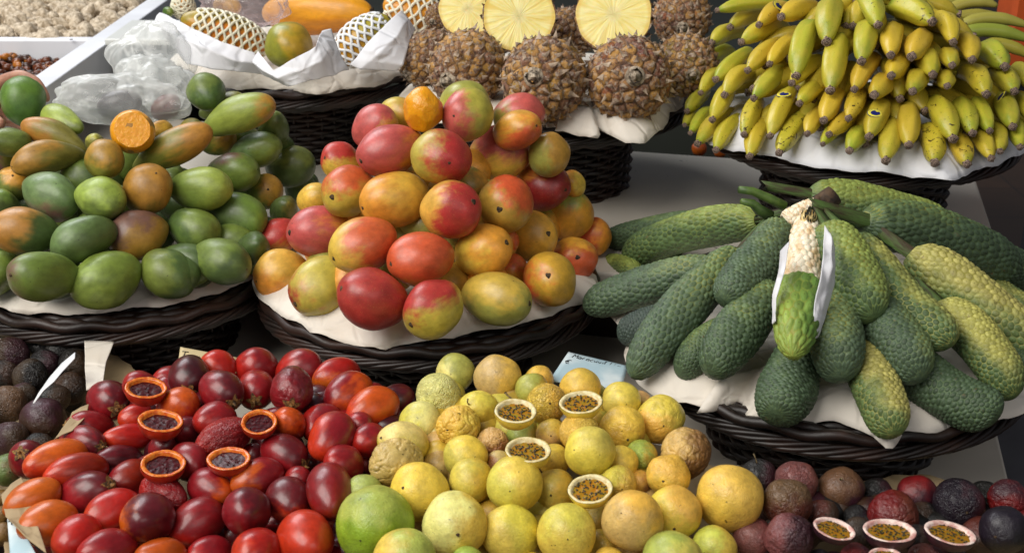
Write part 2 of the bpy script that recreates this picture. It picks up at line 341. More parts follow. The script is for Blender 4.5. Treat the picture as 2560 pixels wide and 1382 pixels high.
ORD = ['first', 'second', 'third', 'fourth', 'fifth', 'sixth', 'seventh', 'eighth', 'ninth', 'tenth', 'eleventh', 'twelfth', 'thirteenth', 'fourteenth', 'fifteenth', 'sixteenth', 'seventeenth', 'eighteenth']
used_labels = {}
def ulabel(s):
    n = used_labels.get(s, 0); used_labels[s] = n + 1
    if n: print('DUPLABEL', s)
    if not 4 <= len(s.split()) <= 16: print('LABELLEN', len(s.split()), s)
    return s
def make_fruit(kind, name, loc, M3, r, L, ca, cb, bdw, bt, label, cat, group, wr=0.0, scar=True, stalk=False, k=0):
    me = ME[kind][k % len(ME[kind])]
    o = link(name, me); place(o, loc, M3, (r, r, r * L)); tag(o, label, cat, group)
    o['ca'] = list(ca); o['cb'] = list(cb); o['bt'] = float(bt); o['wr'] = float(wr)
    o['bd'] = [float(x) for x in (np.array(M3).T @ unit(bdw))]
    if scar:
        sm, z, nm = SCAR[kind]; s = link(nm, sm, o)
        if z < 0: s.matrix_local = Matrix.Translation((0, 0, z)) @ Matrix.Rotation(math.pi, 4, 'X') @ Matrix.Diagonal((1.35, 1.35, 1.35 / L, 1))
        else: s.matrix_local = Matrix.Translation((0, 0, z)) @ Matrix.Diagonal((1, 1, 1 / L, 1))
    if stalk:
        s = link('stalk', SC_s, o); s.matrix_local = Matrix.Translation((0, 0, .97)) @ Matrix.Diagonal((1, 1, 1 / L, 1))
    return o
def surf_depth(px, py, fn, d0=.9, d1=3.2):
    v = ray(px, py); best = (9, d0); prev = None
    c = getattr(fn, 'c', None)
    for i in range(500):
        d = d0 + (d1 - d0) * i / 499; p = CAM + v * d; g = p[2] - fn(p[0], p[1])
        if g < 0 and (c is None or math.hypot(p[0] - c[0], p[1] - c[1]) < fn.rad * 1.12): return d
        if c is not None and g < 0: break
        if g < best[0]: best = (g, d)
    return best[1]
class Cone:
    def __init__(s, c, z0, h, rad, p): s.c, s.z0, s.h, s.rad, s.p = c, z0, h, rad, p
    def __call__(s, x, y): return s.z0 + s.h * (1 - (math.hypot(x - s.c[0], y - s.c[1]) / s.rad) ** s.p)
def axis_from(cx, cy, sx, sy, r, L, away=False):
    lx, ly = (sx - cx), -(sy - cy); R2 = (r * L) ** 2; l2 = lx * lx + ly * ly
    zc = math.sqrt(max(R2 - l2, (0.12 * r) ** 2)); v = unit(ray(cx, cy))
    w = lx * CR + ly * CU - v * zc * (-1 if away else 1)
    return unit(w)
def solve_depths(it, fn, iters=40, maxmove=1.3):
    """it: dicts with cx, cy, r(px), L, ax, f -> depths; overlaps are pushed apart along the view rays"""
    n = len(it); D = np.array([surf_depth(a['cx'], a['cy'], fn) - a.get('f', 0) * a['r'] * 1.7 / FPX for a in it]); D0 = D.copy()
    RY = np.array([ray(a['cx'], a['cy']) for a in it]); AX = np.array([a['ax'] for a in it]); rp = np.array([a['r'] for a in it]) / FPX; LL = np.array([a['L'] for a in it])
    off = np.array([-1., 0, 1.])
    for _ in range(iters):
        C = CAM + RY * D[:, None]; rr = rp * D
        pts = C[:, None, :] + AX[:, None, :] * (off[None, :, None] * ((LL - 1) * rr)[:, None, None])
        for i in range(n):
            dv = pts[i][:, None, None, :] - pts[None, :, :, :]; dd = np.sqrt((dv ** 2).sum(-1)).min(axis=(0, 2))
            ov = (rr[i] + rr) * .97 - dd; ov[i] = 0
            for j in np.nonzero(ov > 0)[0]:
                if j <= i: continue
                s = 1 if D[i] < D[j] or (D[i] == D[j]) else -1; m = min(ov[j], .01) * .4
                D[i] -= s * m; D[j] += s * m
        D = np.clip(D, D0 - maxmove * rp * D0, D0 + maxmove * rp * D0)
    return D
def img_dir(deg, toward=.35):
    return unit(math.cos(R(deg)) * CR + math.sin(R(deg)) * CU - toward * CF)
def heap(rows, xf, fn, defkind, name, cat, group, pal, heapname, defL, rscale=1.05, Lk=1.0, inner=0, inner_fn=None, cxy=None, inner_label=None, inner_cols=None, rin=None):
    items = []
    for rn, row in rows:
        n = len(row); cent = []
        row = sorted(row, key=lambda a: a[0])
        for i, a in enumerate(row):
            cx, cy, r, sx, sy = a[:5]; cx, cy = xf(cx, cy); s = xf(1, 0)[0] - xf(0, 0)[0]
            opt = a[7] if len(a) > 7 else {}; L = opt.get('L', defL) * Lk; r = r * s * rscale
            if sx is None: ang = random.uniform(-2.6, .2); l = r * L * random.uniform(.3, .8); sx2, sy2 = cx + l * math.cos(ang), cy - l * math.sin(ang); away = True
            else: sx2, sy2 = xf(sx, sy); away = opt.get('away', False)
            if 'A' in opt:
                A, an = opt['A']; L = max(opt.get('L', defL), A * 1.05); q_ = r * L * math.sqrt((A * A - 1) / (L * L - 1)); sx2, sy2 = cx + q_ * math.cos(R(an)), cy - q_ * math.sin(R(an)); away = opt.get('away', False)
            l = math.hypot(sx2 - cx, sy2 - cy)
            if l > r * L * .99: L = min(l / r, L * 1.25)
            items.append(dict(cx=cx, cy=cy, r=r, L=L, ax=axis_from(cx, cy, sx2, sy2, r, L, away), f=opt.get('f', 0), opt=opt, cols=a[5], look=a[6], row=rn, i=i, n=n, vis=sx is not None and not away))
    D = solve_depths(items, fn)
    for k, (a, d) in enumerate(zip(items, D)):
        o_ = a['opt']; r3 = a['r'] * d / FPX; kind = o_.get('k', defkind)
        c1, c2, deg, bt = (list(a['cols']) + [None, 90, .2])[:4] if isinstance(a['cols'], (list, tuple)) else (a['cols'], a['cols'], 90, .5)
        c2 = c2 or c1; M3 = frame(a['ax'], roll=random.uniform(0, 6.28))
        pos = ('leftmost' if a['i'] == 0 else 'rightmost' if a['i'] == a['n'] - 1 else ORD[a['i']] + ' from left')
        if a['n'] == 1: pos = 'alone'
        lab = f"{a['look']}, {pos}, {a['row']} of {heapname}"
        for w_ in (' a ', ' the ', ' its '):
            if len(lab.split()) > 16: lab = lab.replace(w_, ' ')
        j = lambda c: tuple(min(1, x * random.uniform(.9, 1.1)) for x in c)
        make_fruit(kind, o_.get('name', name), CAM + ray(a['cx'], a['cy']) * d, M3, r3, a['L'], j(rgb(pal[c1])), j(rgb(pal[c2])), img_dir(deg), bt,
                   ulabel(lab), o_.get('cat', cat), group, wr=o_.get('wr', .0) * (.35 if kind in ('pasw', 'purw') else 1), scar=(a['opt'].get('away', False) if defkind == 'tam' else True), stalk=o_.get('stalk', False), k=k)
    # fruit deeper inside, glimpsed through the gaps
    for q in range(inner):
        x, y, z, r3 = inner_fn(q)
        ax = unit(np.array([random.uniform(-1, 1), random.uniform(-1, .3), random.uniform(-.4, .6)])); c = random.choice(inner_cols)
        make_fruit(defkind, name, np.array([x, y, z]), frame(ax), r3, defL, rgb(pal[c]), rgb(pal[random.choice(inner_cols)]), (random.uniform(-1, 1), -.3, .5), random.uniform(-.2, .6), inner_label, cat, group + ', deeper inside', scar=False, k=q)
    return items, D
# ------------------------------------------------------------------ halves
def half_meshes(kind, mat_out, mat_rim, mat_pulp, mat_seed, seeds, ridge=0.0, wall=.2, o=0):
    n = 40; V = []; rings = [(1.0, 0.0)] + [(math.cos(a), -math.sin(a)) for a in np.linspace(.12, 1.5, 10)]
    for k, (a, z) in enumerate(rings):
        for j in range(n):
            t = 2 * math.pi * j / n; w = 1 + .03 * math.sin(2 * t + o) + .03 * nz((math.cos(t), math.sin(t), z), 2.0, o)
            V.append((a * w * math.cos(t), a * w * math.sin(t), z * .98 + .02 * nz((math.cos(t), math.sin(t), 0), 2.5, o + 2)))
    F = [((k + 1) * n + j, (k + 1) * n + (j + 1) % n, k * n + (j + 1) % n, k * n + j) for k in range(10) for j in range(n)] + [tuple(10 * n + j for j in range(n))[::-1]]
    shell = mesh('shell', V, F, [mat_out])
    V = []
    for k, (a, z) in enumerate([(.975, -.01), (.965, .012), (.92, .02), (1 - wall, .01), (.97 - wall, -.06), (.9 - wall, -.2)]):
        for j in range(n):
            t = 2 * math.pi * j / n; w = 1 + .03 * math.sin(2 * t + o) + .03 * nz((math.cos(t), math.sin(t), z if k < 1 else 0), 2.0, o)
            if k > 2: w *= 1 + .07 * nz((math.cos(t), math.sin(t), 3), 2.2, o + 4)
            V.append((a * w * math.cos(t), a * w * math.sin(t), z + .02 * nz((math.cos(t), math.sin(t), 0), 2.5, o + 2)))
    F = [(k * n + j, k * n + (j + 1) % n, (k + 1) * n + (j + 1) % n, (k + 1) * n + j) for k in range(5) for j in range(n)]
    rim = mesh('rind', V, F, [mat_rim])
    b = MB(); rr = 1.0 - wall; m = 26; V = []; F = []
    for i in range(m):
        for j in range(m):
            x, y = -1 + 2 * i / (m - 1), -1 + 2 * j / (m - 1)
            s = max(abs(x), abs(y)) / (math.hypot(x, y) + 1e-9) if (x or y) else 1
            X, Y = x * s * rr, y * s * rr; V.append((X, Y, -.16 + (.05 if seeds > 20 else .015) * nz((X, Y, 0), 5, o)))
    F = [(i * m + j, (i + 1) * m + j, (i + 1) * m + j + 1, i * m + j + 1) for i in range(m - 1) for j in range(m - 1)]
    b.add(V, F)
    rnd = random.Random(int(o * 10) + 3)
    for s in range(seeds):
        a = rnd.uniform(0, 6.28); q = rr * .88 * math.sqrt(rnd.random()); M = frame((rnd.uniform(-1, 1), rnd.uniform(-1, 1), rnd.uniform(.0, .4)))
        b.ball((q * math.cos(a), q * math.sin(a), -.13 + rnd.uniform(-.015, .02)), (.03, .036, .055), M, 7, 5, 1)
    pulp = b.mesh('pulp', [mat_pulp, mat_seed]); return shell, rim, pulp
def wet(name, c1, c2, rough=.12, coat=.15):
    t = NT(name); tc, v, r = t.coords(); c = t.mix(t.ramp(t.noise(v, 5.0, 4.0, .7), .35, .68), c1, c2)
    t.set(Base_Color=c, Roughness=rough, Coat_Weight=coat, Specular_IOR_Level=.25 + coat, Coat_Roughness=.05, Normal=t.bump(t.noise(v, 3.0, 2.0), .35, .002)); return t.m
M_seed = wet('passion_seed', rgb('1c1c14'), rgb('3a3a20'), .2)
M_ppulp = wet('passion_pulp', rgb('a86a14'), rgb('8a7a22'), .15); M_prind = plain('passion_white_rind', rgb('d8c184'), .5, .1, 5.0, (20, .2), rgb('e8dcae'))
M_qrind = plain('purple_passion_rind', rgb('d89a90'), .5, .2, 2.5, (20, .2), rgb('f2dcd0')); M_qpulp = wet('purple_passion_pulp', rgb('a0660f'), rgb('7a6a18'))
M_tpulp = wet('tamarillo_pulp', rgb('2a0409'), rgb('4a0a10'), .3, 0.0); M_trind = wet('tamarillo_flesh', rgb('c04c14'), rgb('dc8430'), .25); M_tseed = wet('tamarillo_seed', rgb('2a070a'), rgb('4a1210'), .3, .05)
HM = dict(tam=[half_meshes('t', M_tam, M_trind, M_tpulp, M_tseed, 8, wall=.19, o=i * 2.3) for i in range(3)],
          pas=[half_meshes('p', M_pas, M_prind, M_ppulp, M_seed, 90, wall=.155, o=5 + i * 2.3) for i in range(2)],
          pur=[half_meshes('q', M_pur, M_qrind, M_qpulp, M_seed, 80, wall=.15, o=9 + i * 2.3) for i in range(2)])
def half(kind, px, py, a, b, d, label, cat, group, ca, cb, tilt=0.0, deep=.8, asp=1.0, k=0, name='halved_fruit', back=0.0):
    c = b / a; vb = -unit(ray(px, py)); n = unit(vb * c + (math.cos(R(tilt)) * CU + math.sin(R(tilt)) * CR) * math.sqrt(max(0, 1 - c * c)))
    xh = math.cos(R(tilt)) * CR - math.sin(R(tilt)) * CU
    M3 = frame(n, xh); r = a * d / FPX; ms = HM[kind][k % len(HM[kind])]
    o = link(name, ms[0]); place(o, CAM + ray(px, py) * d, M3, (r, r * asp, r * deep)); tag(o, ulabel(label), cat, group)
    o['ca'] = list(rgb(ca)); o['cb'] = list(rgb(cb)); o['bd'] = [0., -.4, -.8]; o['bt'] = .2; o['wr'] = .15
    link('rind', ms[1], o); link('pulp', ms[2], o)
    return o
# ------------------------------------------------------------------ bananas
def banana_mesh(o, bow=1.5):
    nu, nv = 20, 26; V = []; prof = [(0, .30), (.025, .36), (.06, .52), (.13, .78), (.24, .96), (.4, 1.03), (.6, 1.0), (.8, .9), (.92, .62), (1, .35)]
    zz = [p[0] for p in prof]; rr = [p[1] for p in prof]
    for i in range(nv + 1):
        z = (i / nv) ** 1.15; k = np.interp(z, zz, rr); cx = bow * (4 * (z - .0) * (1 - z)) - 0
        for j in range(nu):
            a = 2 * math.pi * j / nu; facet = 1 + .075 * math.cos(5 * a + o) * min(1, z * 5); q = k * facet * (1 + .03 * nz((math.cos(a), math.sin(a), z * 3), 1.3, o))
            V.append((cx + q * math.cos(a), q * math.sin(a), z))
    F = [(i * nu + j, (i + 1) * nu + j, (i + 1) * nu + (j + 1) % nu, i * nu + (j + 1) % nu)[::-1] for i in range(nv) for j in range(nu)]
    F += [tuple(range(nu)), tuple(nv * nu + j for j in range(nu))[::-1]]
    return mesh('banana', V, F, [M_ban])
def tip_mesh(o):
    b = MB(); n = 12; V = []
    for k, (a, z) in enumerate([(.36, .25), (.37, 0), (.40, -.16), (.33, -.27), (.17, -.24), (.1, -.34)]):
        for j in range(n):
            t = 2 * math.pi * j / n; q = 1 + .10 * math.sin(4 * t + o + k * .4) + .07 * math.sin(7 * t + k); V.append((a * q * math.cos(t), a * q * math.sin(t), z))
    F = [(k * n + j, (k + 1) * n + j, (k + 1) * n + (j + 1) % n, k * n + (j + 1) % n) for k in range(5) for j in range(n)] + [tuple(5 * n + j for j in range(n))[::-1]]
    b.add(V, F); return b.mesh('blossom_end', [M_tip])
ME['ban'] = [banana_mesh(i * 1.3, b) for i, b in enumerate((.75, .5, 1.0, .65, .85))]; TIPM = [tip_mesh(i) for i in range(3)]
M_sty = plain('sticker_yellow', rgb('e8dc50'), .4, .03, 3, (10, 0)); M_stb = plain('sticker_blue', rgb('16206a'), .4, .03, 3, (10, 0)); M_stw = plain('sticker_white', rgb('e8e8e0'), .4, .03, 3, (10, 0))
def banana(tx, ty, bx, by, r, d, Lm, ca, cb, bt, sp, label, k, bowup=None, sticker=None, dd=None):
    T = CAM + ray(tx, ty) * d; rw = r * d / FPX
    lx, ly = (bx - tx) * d / FPX, -(by - ty) * d / FPX; l2 = lx * lx + ly * ly; L = max(Lm, math.sqrt(l2) * 1.03)
    away = math.sqrt(max(L * L - l2, (L * .15) ** 2)) if dd is None else dd
    ax = lx * CR + ly * CU + unit(ray(tx, ty)) * away; L = np.linalg.norm(ax); ax = unit(ax)
    bh = bowup if bowup is not None else (CU * 1.0 + CR * random.uniform(-.35, .35) - CF * .5)
    M3 = frame(ax, bh); o = link('banana', ME['ban'][k % 5]); place(o, T, M3, (rw, rw, L)); tag(o, label, 'banana', 'bananas fanned out on the right rear basket')
    j = lambda c: [min(1, x * random.uniform(.92, 1.08)) for x in rgb(c)]
    o['ca'] = j(ca); o['cb'] = j(cb); o['bt'] = float(bt); o['sp'] = float(sp)
    t = link('blossom_end', TIPM[k % 3], o); t.matrix_local = Matrix.Diagonal((1, 1, rw / L, 1))
    return o
# ------------------------------------------------------------------ hex-scaled monstera
def hexfield(u, v):
    u = np.asarray(u); v = np.asarray(v); best = np.full(u.shape, 9.); sec = np.full(u.shape, 9.); idu = np.zeros(u.shape); idv = np.zeros(u.shape)
    for dv in (-1, 0, 1, 2):
        r = np.floor(v / .866) + dv; 
        for du in (-1, 0, 1, 2):
            off = .5 * (np.mod(r, 2)); c = np.floor(u - off) + du + off; d = np.hypot(u - c, v - r * .866)
            nb = d < best; sec = np.where(nb, best, np.minimum(sec, d)); idu = np.where(nb, c, idu); idv = np.where(nb, r, idv); best = np.where(nb, d, best)
    return best, sec - best, idu, idv
def set_attr(me, n, arr):
    a = me.attributes.new(n, 'FLOAT', 'POINT'); a.data.foreach_set('value', np.asarray(arr, np.float32))
def monstera_mesh(o, bow=.6, z0=0.0, z1=1.0, k=1.0, amp=.042, mat=None, nU=22, nV=26, cap=True, aspect=5.6):
    nu, nv = nU * 8, int(nV * 8 * (z1 - z0)) ; nu -= nu % 2
    i = np.arange(nv + 1) / nv; z = z0 + (z1 - z0) * i
    if z0 == 0: z = z0 + (z1 - z0) * (i ** 1.25)
    prof = np.interp(z, [0, .008, .03, .07, .13, .22, .35, .5, .7, .85, .95, 1.0], [.02, .24, .48, .69, .86, .96, 1.0, 1.02, 1.0, .93, .76, .42]) * k
    U, Z = np.meshgrid(np.arange(nu) / nu, z); PR = np.repeat(prof[:, None], nu, 1)
    vv = Z * nV * .866 + .25 * np.sin(U * 2 * math.pi + o) + .16 * np.sin(U * 31.4 + Z * 23 + o); uu = U * nU + .22 * np.sin(Z * 17 + o) + .16 * np.sin(Z * 41 + 12.566 * U)
    b, e, iu, iv = hexfield(uu, vv)
    cell = np.mod(np.sin(np.mod(iu, nU) * 12.99 + iv * 78.2 + o) * 43758.5, 1.0)
    h = np.clip(e / .45, 0, 1); h = h * h * (3 - 2 * h); big = 1 + .05 * np.sin(U * 6.28 * 2 + o) * np.sin(Z * 9 + o)
    rr = PR * big + amp * np.minimum(1, PR * 1.3) * (h + .5 * (1 - b * 1.6) * h * (.5 + cell)) - amp * .7
    rr = np.maximum(rr, .01); A = U * 2 * math.pi; bend = bow * 4 * Z * (1 - Z)
    V = np.stack([bend + rr * np.cos(A), rr * np.sin(A), Z], -1).reshape(-1, 3)
    F = [(a * nu + c, a * nu + (c + 1) % nu, (a + 1) * nu + (c + 1) % nu, (a + 1) * nu + c)[::-1] for a in range(nv) for c in range(nu)]
    F += [tuple(range(nu)), tuple(nv * nu + c for c in range(nu))[::-1]]
    me = mesh('monstera', V, F, [mat or M_mon]); set_attr(me, 'edge', e.reshape(-1)); set_attr(me, 'cell', cell.reshape(-1)); set_attr(me, 'dot', b.reshape(-1)); return me
ME['mon'] = [monstera_mesh(1.0, .45), monstera_mesh(4.0, .2, nU=21, nV=24), monstera_mesh(7.0, -.35)]
# ------------------------------------------------------------------ pineapple
def fib(n):
    i = np.arange(n) + .5; ph = np.arccos(1 - 2 * i / n); th = math.pi * (1 + 5 ** .5) * i
    return np.stack([np.cos(th) * np.sin(ph), np.sin(th) * np.sin(ph), np.cos(ph)], 1)
def pine_meshes(seed, N=150, cut=False):
    rnd = random.Random(seed); C = fib(N); C += np.array([[rnd.uniform(-.03, .03) for _ in range(3)] for _ in range(N)]); C /= np.linalg.norm(C, axis=1)[:, None]
    V, F = sph(132, 92)
    D = np.sqrt(np.maximum(0, 2 - 2 * V @ C.T)); idx = np.argsort(D, axis=1)[:, :2]; ar = np.arange(len(V)); d1 = D[ar, idx[:, 0]]; e = D[ar, idx[:, 1]] - d1
    cell = np.mod(np.sin(idx[:, 0] * 12.9898 + seed) * 43758.5, 1); h = np.clip(e / .1, 0, 1); h = h * h * (3 - 2 * h)
    rough = np.array([mn.noise(Vector(v * 7)) + .6 * mn.noise(Vector(v * 17)) for v in V]); k = 1 + .02 * rough + .055 * h + .03 * np.exp(-(d1 / .07) ** 2) * (.5 + cell)
    sq = lambda z: 1.0
    P2 = V * k[:, None]; 
    if cut: P2[:, 2] = np.minimum(P2[:, 2], 0.0) 
    me = mesh('pineapple', P2, F, [M_pine]); set_attr(me, 'edge', e * 1.2); set_attr(me, 'cell', cell)
    b = MB()
    for q in range(N):
        c = C[q]
        if cut and c[2] > -.06: continue
        if c[2] < -.975: continue
        up = np.array([0, 0, 1.0]); s = 1 if not cut else 1
        tdir = up - c * np.dot(up, c); tdir = unit(tdir) * s; side = unit(np.cross(c, tdir)); base = c * 1.085 - tdir * .04
        ln = rnd.uniform(.13, .25); w = rnd.uniform(.045, .085); pts = []
        curl = rnd.choice([rnd.uniform(.1, .35), rnd.uniform(.1, .35), rnd.uniform(.5, 1.0)]); tw = rnd.uniform(-.09, .09)
        for t_, ww in ((0, 1.0), (.35, .8), (.7, .38), (1.0, .03)):
            pc = base + tdir * ln * t_ * .9 + c * ln * (curl * t_ * t_ + .04) + side * tw * t_
            pts += [pc + side * w * ww, pc + c * (.012), pc - side * w * ww]
        n0 = len(pts); pts += [p_ - c * .012 for p_ in pts]; Fq = []
        for a in range(3):
            for g in (0, 1):
                i0 = a * 3 + g; Fq.append((i0, i0 + 1, i0 + 4, i0 + 3)); Fq.append((n0 + i0, n0 + i0 + 3, n0 + i0 + 4, n0 + i0 + 1))
        b.add(pts, Fq)
    br = b.mesh('bracts', [M_bract], smooth=False)
    return me, br
PM = [pine_meshes(3), pine_meshes(11, 135)]; PC = [pine_meshes(5, 120, True)]
def disc_mesh(name, mat, r, z, n=64, m=10, bumpy=.012, o=0):
    V = [(0, 0, z)]; 
    for k in range(1, m + 1):
        for j in range(n):
            t = 2 * math.pi * j / n; a = r * k / m * (1 + .012 * math.sin(9 * t + o)); V.append((a * math.cos(t), a * math.sin(t), z + bumpy * nz((math.cos(t) * k, math.sin(t) * k, 0), .5, o)))
    F = [(0, 1 + j, 1 + (j + 1) % n) for j in range(n)]
    F += [(1 + (k - 1) * n + j, 1 + k * n + j, 1 + k * n + (j + 1) % n, 1 + (k - 1) * n + (j + 1) % n) for k in range(1, m) for j in range(n)]
    return mesh(name, V, F, [mat])
FLESH = disc_mesh('cut_flesh', M_pfl, 1.0, .012)
def stump_mesh():
    b = MB(); b.tube([(0, 0, -.9), (0, 0, -1.06), (0, 0, -1.09), (0, 0, -1.05)], [.26, .24, .17, .02], 22); return b.mesh('stump', [M_stump])
STUMP = stump_mesh()
def pineapple(px, py, r, d, axis_px, label, cb='8a6a1c', k=0, L=1.15, away=False):
    ax = -axis_from(px, py, axis_px[0], axis_px[1], r, L, away)
    o = link('pineapple', PM[k % 2][0]); rw = r * d / FPX; M3 = frame(ax, roll=k * 1.7); place(o, CAM + ray(px, py) * d, M3, (rw, rw, rw * L)); tag(o, ulabel(label), 'pineapple', 'pineapples on the centre rear basket')
    o['cb'] = list(rgb(cb)); link('bracts', PM[k % 2][1], o); link('stump', STUMP, o); return o
def pine_half(px, py, a, b, d, tilt, label, L=1.5, k=0):
    c = b / a; vb = -unit(ray(px, py)); n = unit(vb * c + (math.cos(R(tilt)) * CU + math.sin(R(tilt)) * CR) * math.sqrt(max(0, 1 - c * c)))
    o = link('pineapple_half', PC[0][0]); rw = a * d / FPX / 1.05; place(o, CAM + ray(px, py) * d, frame(n, roll=k), (rw, rw, rw * L)); tag(o, ulabel(label), 'pineapple half', 'cut pineapples on the centre rear basket')
    o['cb'] = list(rgb('7a5a1c')); link('bracts', PC[0][1], o); f = link('cut_flesh', FLESH, o); f.scale = (1.03, 1.03, 1); return o
# ------------------------------------------------------------------ wicker baskets
def wicker_basket(loc, label, rp=.253, rd=.143, h=.15, lift=0.0, proto=[]):
    loc = (loc[0], loc[1], loc[2] - .021); t = empty('wicker_basket', loc); tag(t, ulabel(label), 'basket', 'dark wicker pedestal baskets')
    if not proto:
        b = MB(); n = 180; nr = 17; a = np.arange(n) * 2 * math.pi / n
        for k in range(nr):
            z = -h + .004 + k * (h / nr); rr = rd * (1 + .05 * k / nr) + .0035 * np.cos(18 * a + k * math.pi)
            b.tube(np.stack([rr * np.cos(a), rr * np.sin(a), z + .001 * np.sin(7 * a + k * 2)], 1), .0050, 6, True)
        dm = b.mesh('woven_drum', [M_wick])
        b = MB()
        for k in range(36):
            t_ = k * 2 * math.pi / 36; b.tube([(rd * (1 + .05 * q) * math.cos(t_), rd * (1 + .05 * q) * math.sin(t_), -h + h * q) for q in (0, .5, 1)], .0034, 6)
        b.tube([(0, 0, -h + .002), (0, 0, -.004)], rd - .004, 40)
        sm = b.mesh('drum_core', [M_wick])
        b = MB()
        for k in range(17):
            q = .02 + (rp - .03) * k / 16; zz = -.004 + .022 * (q / rp) ** 2; nn = 140
            a2 = np.arange(nn) * 2 * math.pi / nn; b.tube(np.stack([q * np.cos(a2), q * np.sin(a2), zz + .003 * np.cos(20 * a2 + k * math.pi)], 1), .0075, 5, True)
        pm = b.mesh('woven_plate', [M_wick])
        b = MB(); nn = 300; a2 = np.arange(nn) * 2 * math.pi / nn
        for s in range(6):
            ph = 2 * math.pi * s / 6; rr = rp - .010 + .0065 * np.cos(9 * a2 + ph + .3 * np.sin(3 * a2)); zz = -.002 + .0055 * np.sin(9 * a2 + ph)
            b.tube(np.stack([rr * np.cos(a2), rr * np.sin(a2), zz], 1), .0034, 7, True)
        for s in range(2): b.tube(np.stack([(rp - .02 - .012 * s) * np.cos(a2), (rp - .02 - .012 * s) * np.sin(a2), -.008 - .006 * s + .002 * np.sin(30 * a2)], 1), .008, 6, True)
        proto += [dm, sm, pm, b.mesh('braided_rim', [M_wick])]
    for nm, m in zip(('woven_drum', 'drum_core', 'woven_plate', 'braided_rim'), proto):
        o = link(nm, m, t)
    t.rotation_euler = (0, 0, random.uniform(0, 6)); return t
def liner(cx, cy, zp, edge_px, label, mat, R0=.235, zo=.012, droop=.01, seed=0, name='paper_liner', inner=.0, cup=.022, amp=.009):
    an = []; 
    for px, py in edge_px:
        p = on_plane(px, py, zp + zo - droop); an.append((math.atan2(p[1] - cy, p[0] - cx), math.hypot(p[0] - cx, p[1] - cy)))
    an.sort(); A = [a for a, _ in an]; Q = [q for _, q in an]
    n, m = 220, 34; V = []
    for k in range(m + 1):
        for j in range(n):
            t = -math.pi + 2 * math.pi * j / n
            if A and A[0] <= t <= A[-1]: re = np.interp(t, A, Q)
            else:
                da = min(abs(t - A[0]), abs(t - A[-1]), abs(t - A[0] + 6.283), abs(t - A[-1] + 6.283), abs(t - A[0] - 6.283), abs(t - A[-1] - 6.283)) if A else 1
                e = Q[0] if abs((t - A[0] + math.pi) % 6.283 - math.pi) < abs((t - A[-1] + math.pi) % 6.283 - math.pi) else Q[-1]
                w = min(1, da / .35); re = e * (1 - w) + w * (R0 + .018 * mn.noise(Vector((math.cos(t) * 2, math.sin(t) * 2, seed))) + .008 * mn.noise(Vector((math.cos(t) * 9, math.sin(t) * 9, seed))))
            s = (k / m); q = re * s; x, y = cx + q * math.cos(t), cy + q * math.sin(t)
            base = zp + zo + cup * min(q / .24, 1) ** 2 * (1 - max(0, (s - .8) / .2)) 
            w = max(0, (s - .8) / .2); z = base - droop * w * w
            vd = mn.voronoi(Vector((x * 17, y * 17, seed * 3.3)))[0]; vd2 = mn.voronoi(Vector((x * 34, y * 34, seed)))[0]; z += (amp * .9 * min(.7, vd[1] - vd[0]) + amp * .35 * min(.6, vd2[1] - vd2[0]) + amp * .7 * mn.noise(Vector((x * 9, y * 9, seed + 4)))) * (.3 + .7 * s)
            V.append((x, y, z))
    F = [(k * n + j, k * n + (j + 1) % n, (k + 1) * n + (j + 1) % n, (k + 1) * n + j) for k in range(m) for j in range(n)]
    me = mesh(name, V, F, [mat]); o = link(name, me); tag(o, ulabel(label), 'paper'); s = o.modifiers.new('thick', 'SOLIDIFY'); s.thickness = .0008; return o
def loft(name, rows, mat, label, cat, n=46, m=30, amp=.006, f=14, seed=0, group=None, fold=0.0, thick=.0008, ragged=0.0):
    """rows: polylines of (px, py, depth), resampled and interpolated into a crumpled sheet"""
    RS = []
    for r_ in rows:
        p = np.array([P(*q) for q in r_]); l = np.concatenate([[0], np.cumsum(np.linalg.norm(np.diff(p, axis=0), axis=1))]); l /= l[-1]; t = np.linspace(0, 1, n)
        RS.append(np.stack([np.interp(t, l, p[:, k]) for k in range(3)], 1))
    RS = np.array(RS); g = np.linspace(0, 1, len(rows)); V = []
    for i in range(m):
        s = i / (m - 1)
        for j in range(n):
            p = np.array([np.interp(s, g, RS[:, j, k]) for k in range(3)])
            vd = mn.voronoi(Vector((p[0] * f, p[1] * f, p[2] * f + seed)))[0]; e = amp * (1.5 * min(.8, vd[1] - vd[0]) + 1.1 * mn.noise(Vector((p[0] * f * .5, p[1] * f * .5, p[2] * f * .5 + seed + 7))))
            e += fold * abs(((p[0] * 9 + p[2] * 13 + seed) % 1) - .5)
            if ragged and i in (0, m - 1): p = p + CU * ragged * mn.noise(Vector((j * 1.7, seed, 0)))
            V.append(p - CF * e + CU * e * .4)
    F = [(i * n + j, i * n + j + 1, (i + 1) * n + j + 1, (i + 1) * n + j) for i in range(m - 1) for j in range(n - 1)]
    o = link(name, mesh(name, V, F, [mat])); tag(o, ulabel(label), cat, group)
    if thick: s = o.modifiers.new('thick', 'SOLIDIFY'); s.thickness = thick
    return o
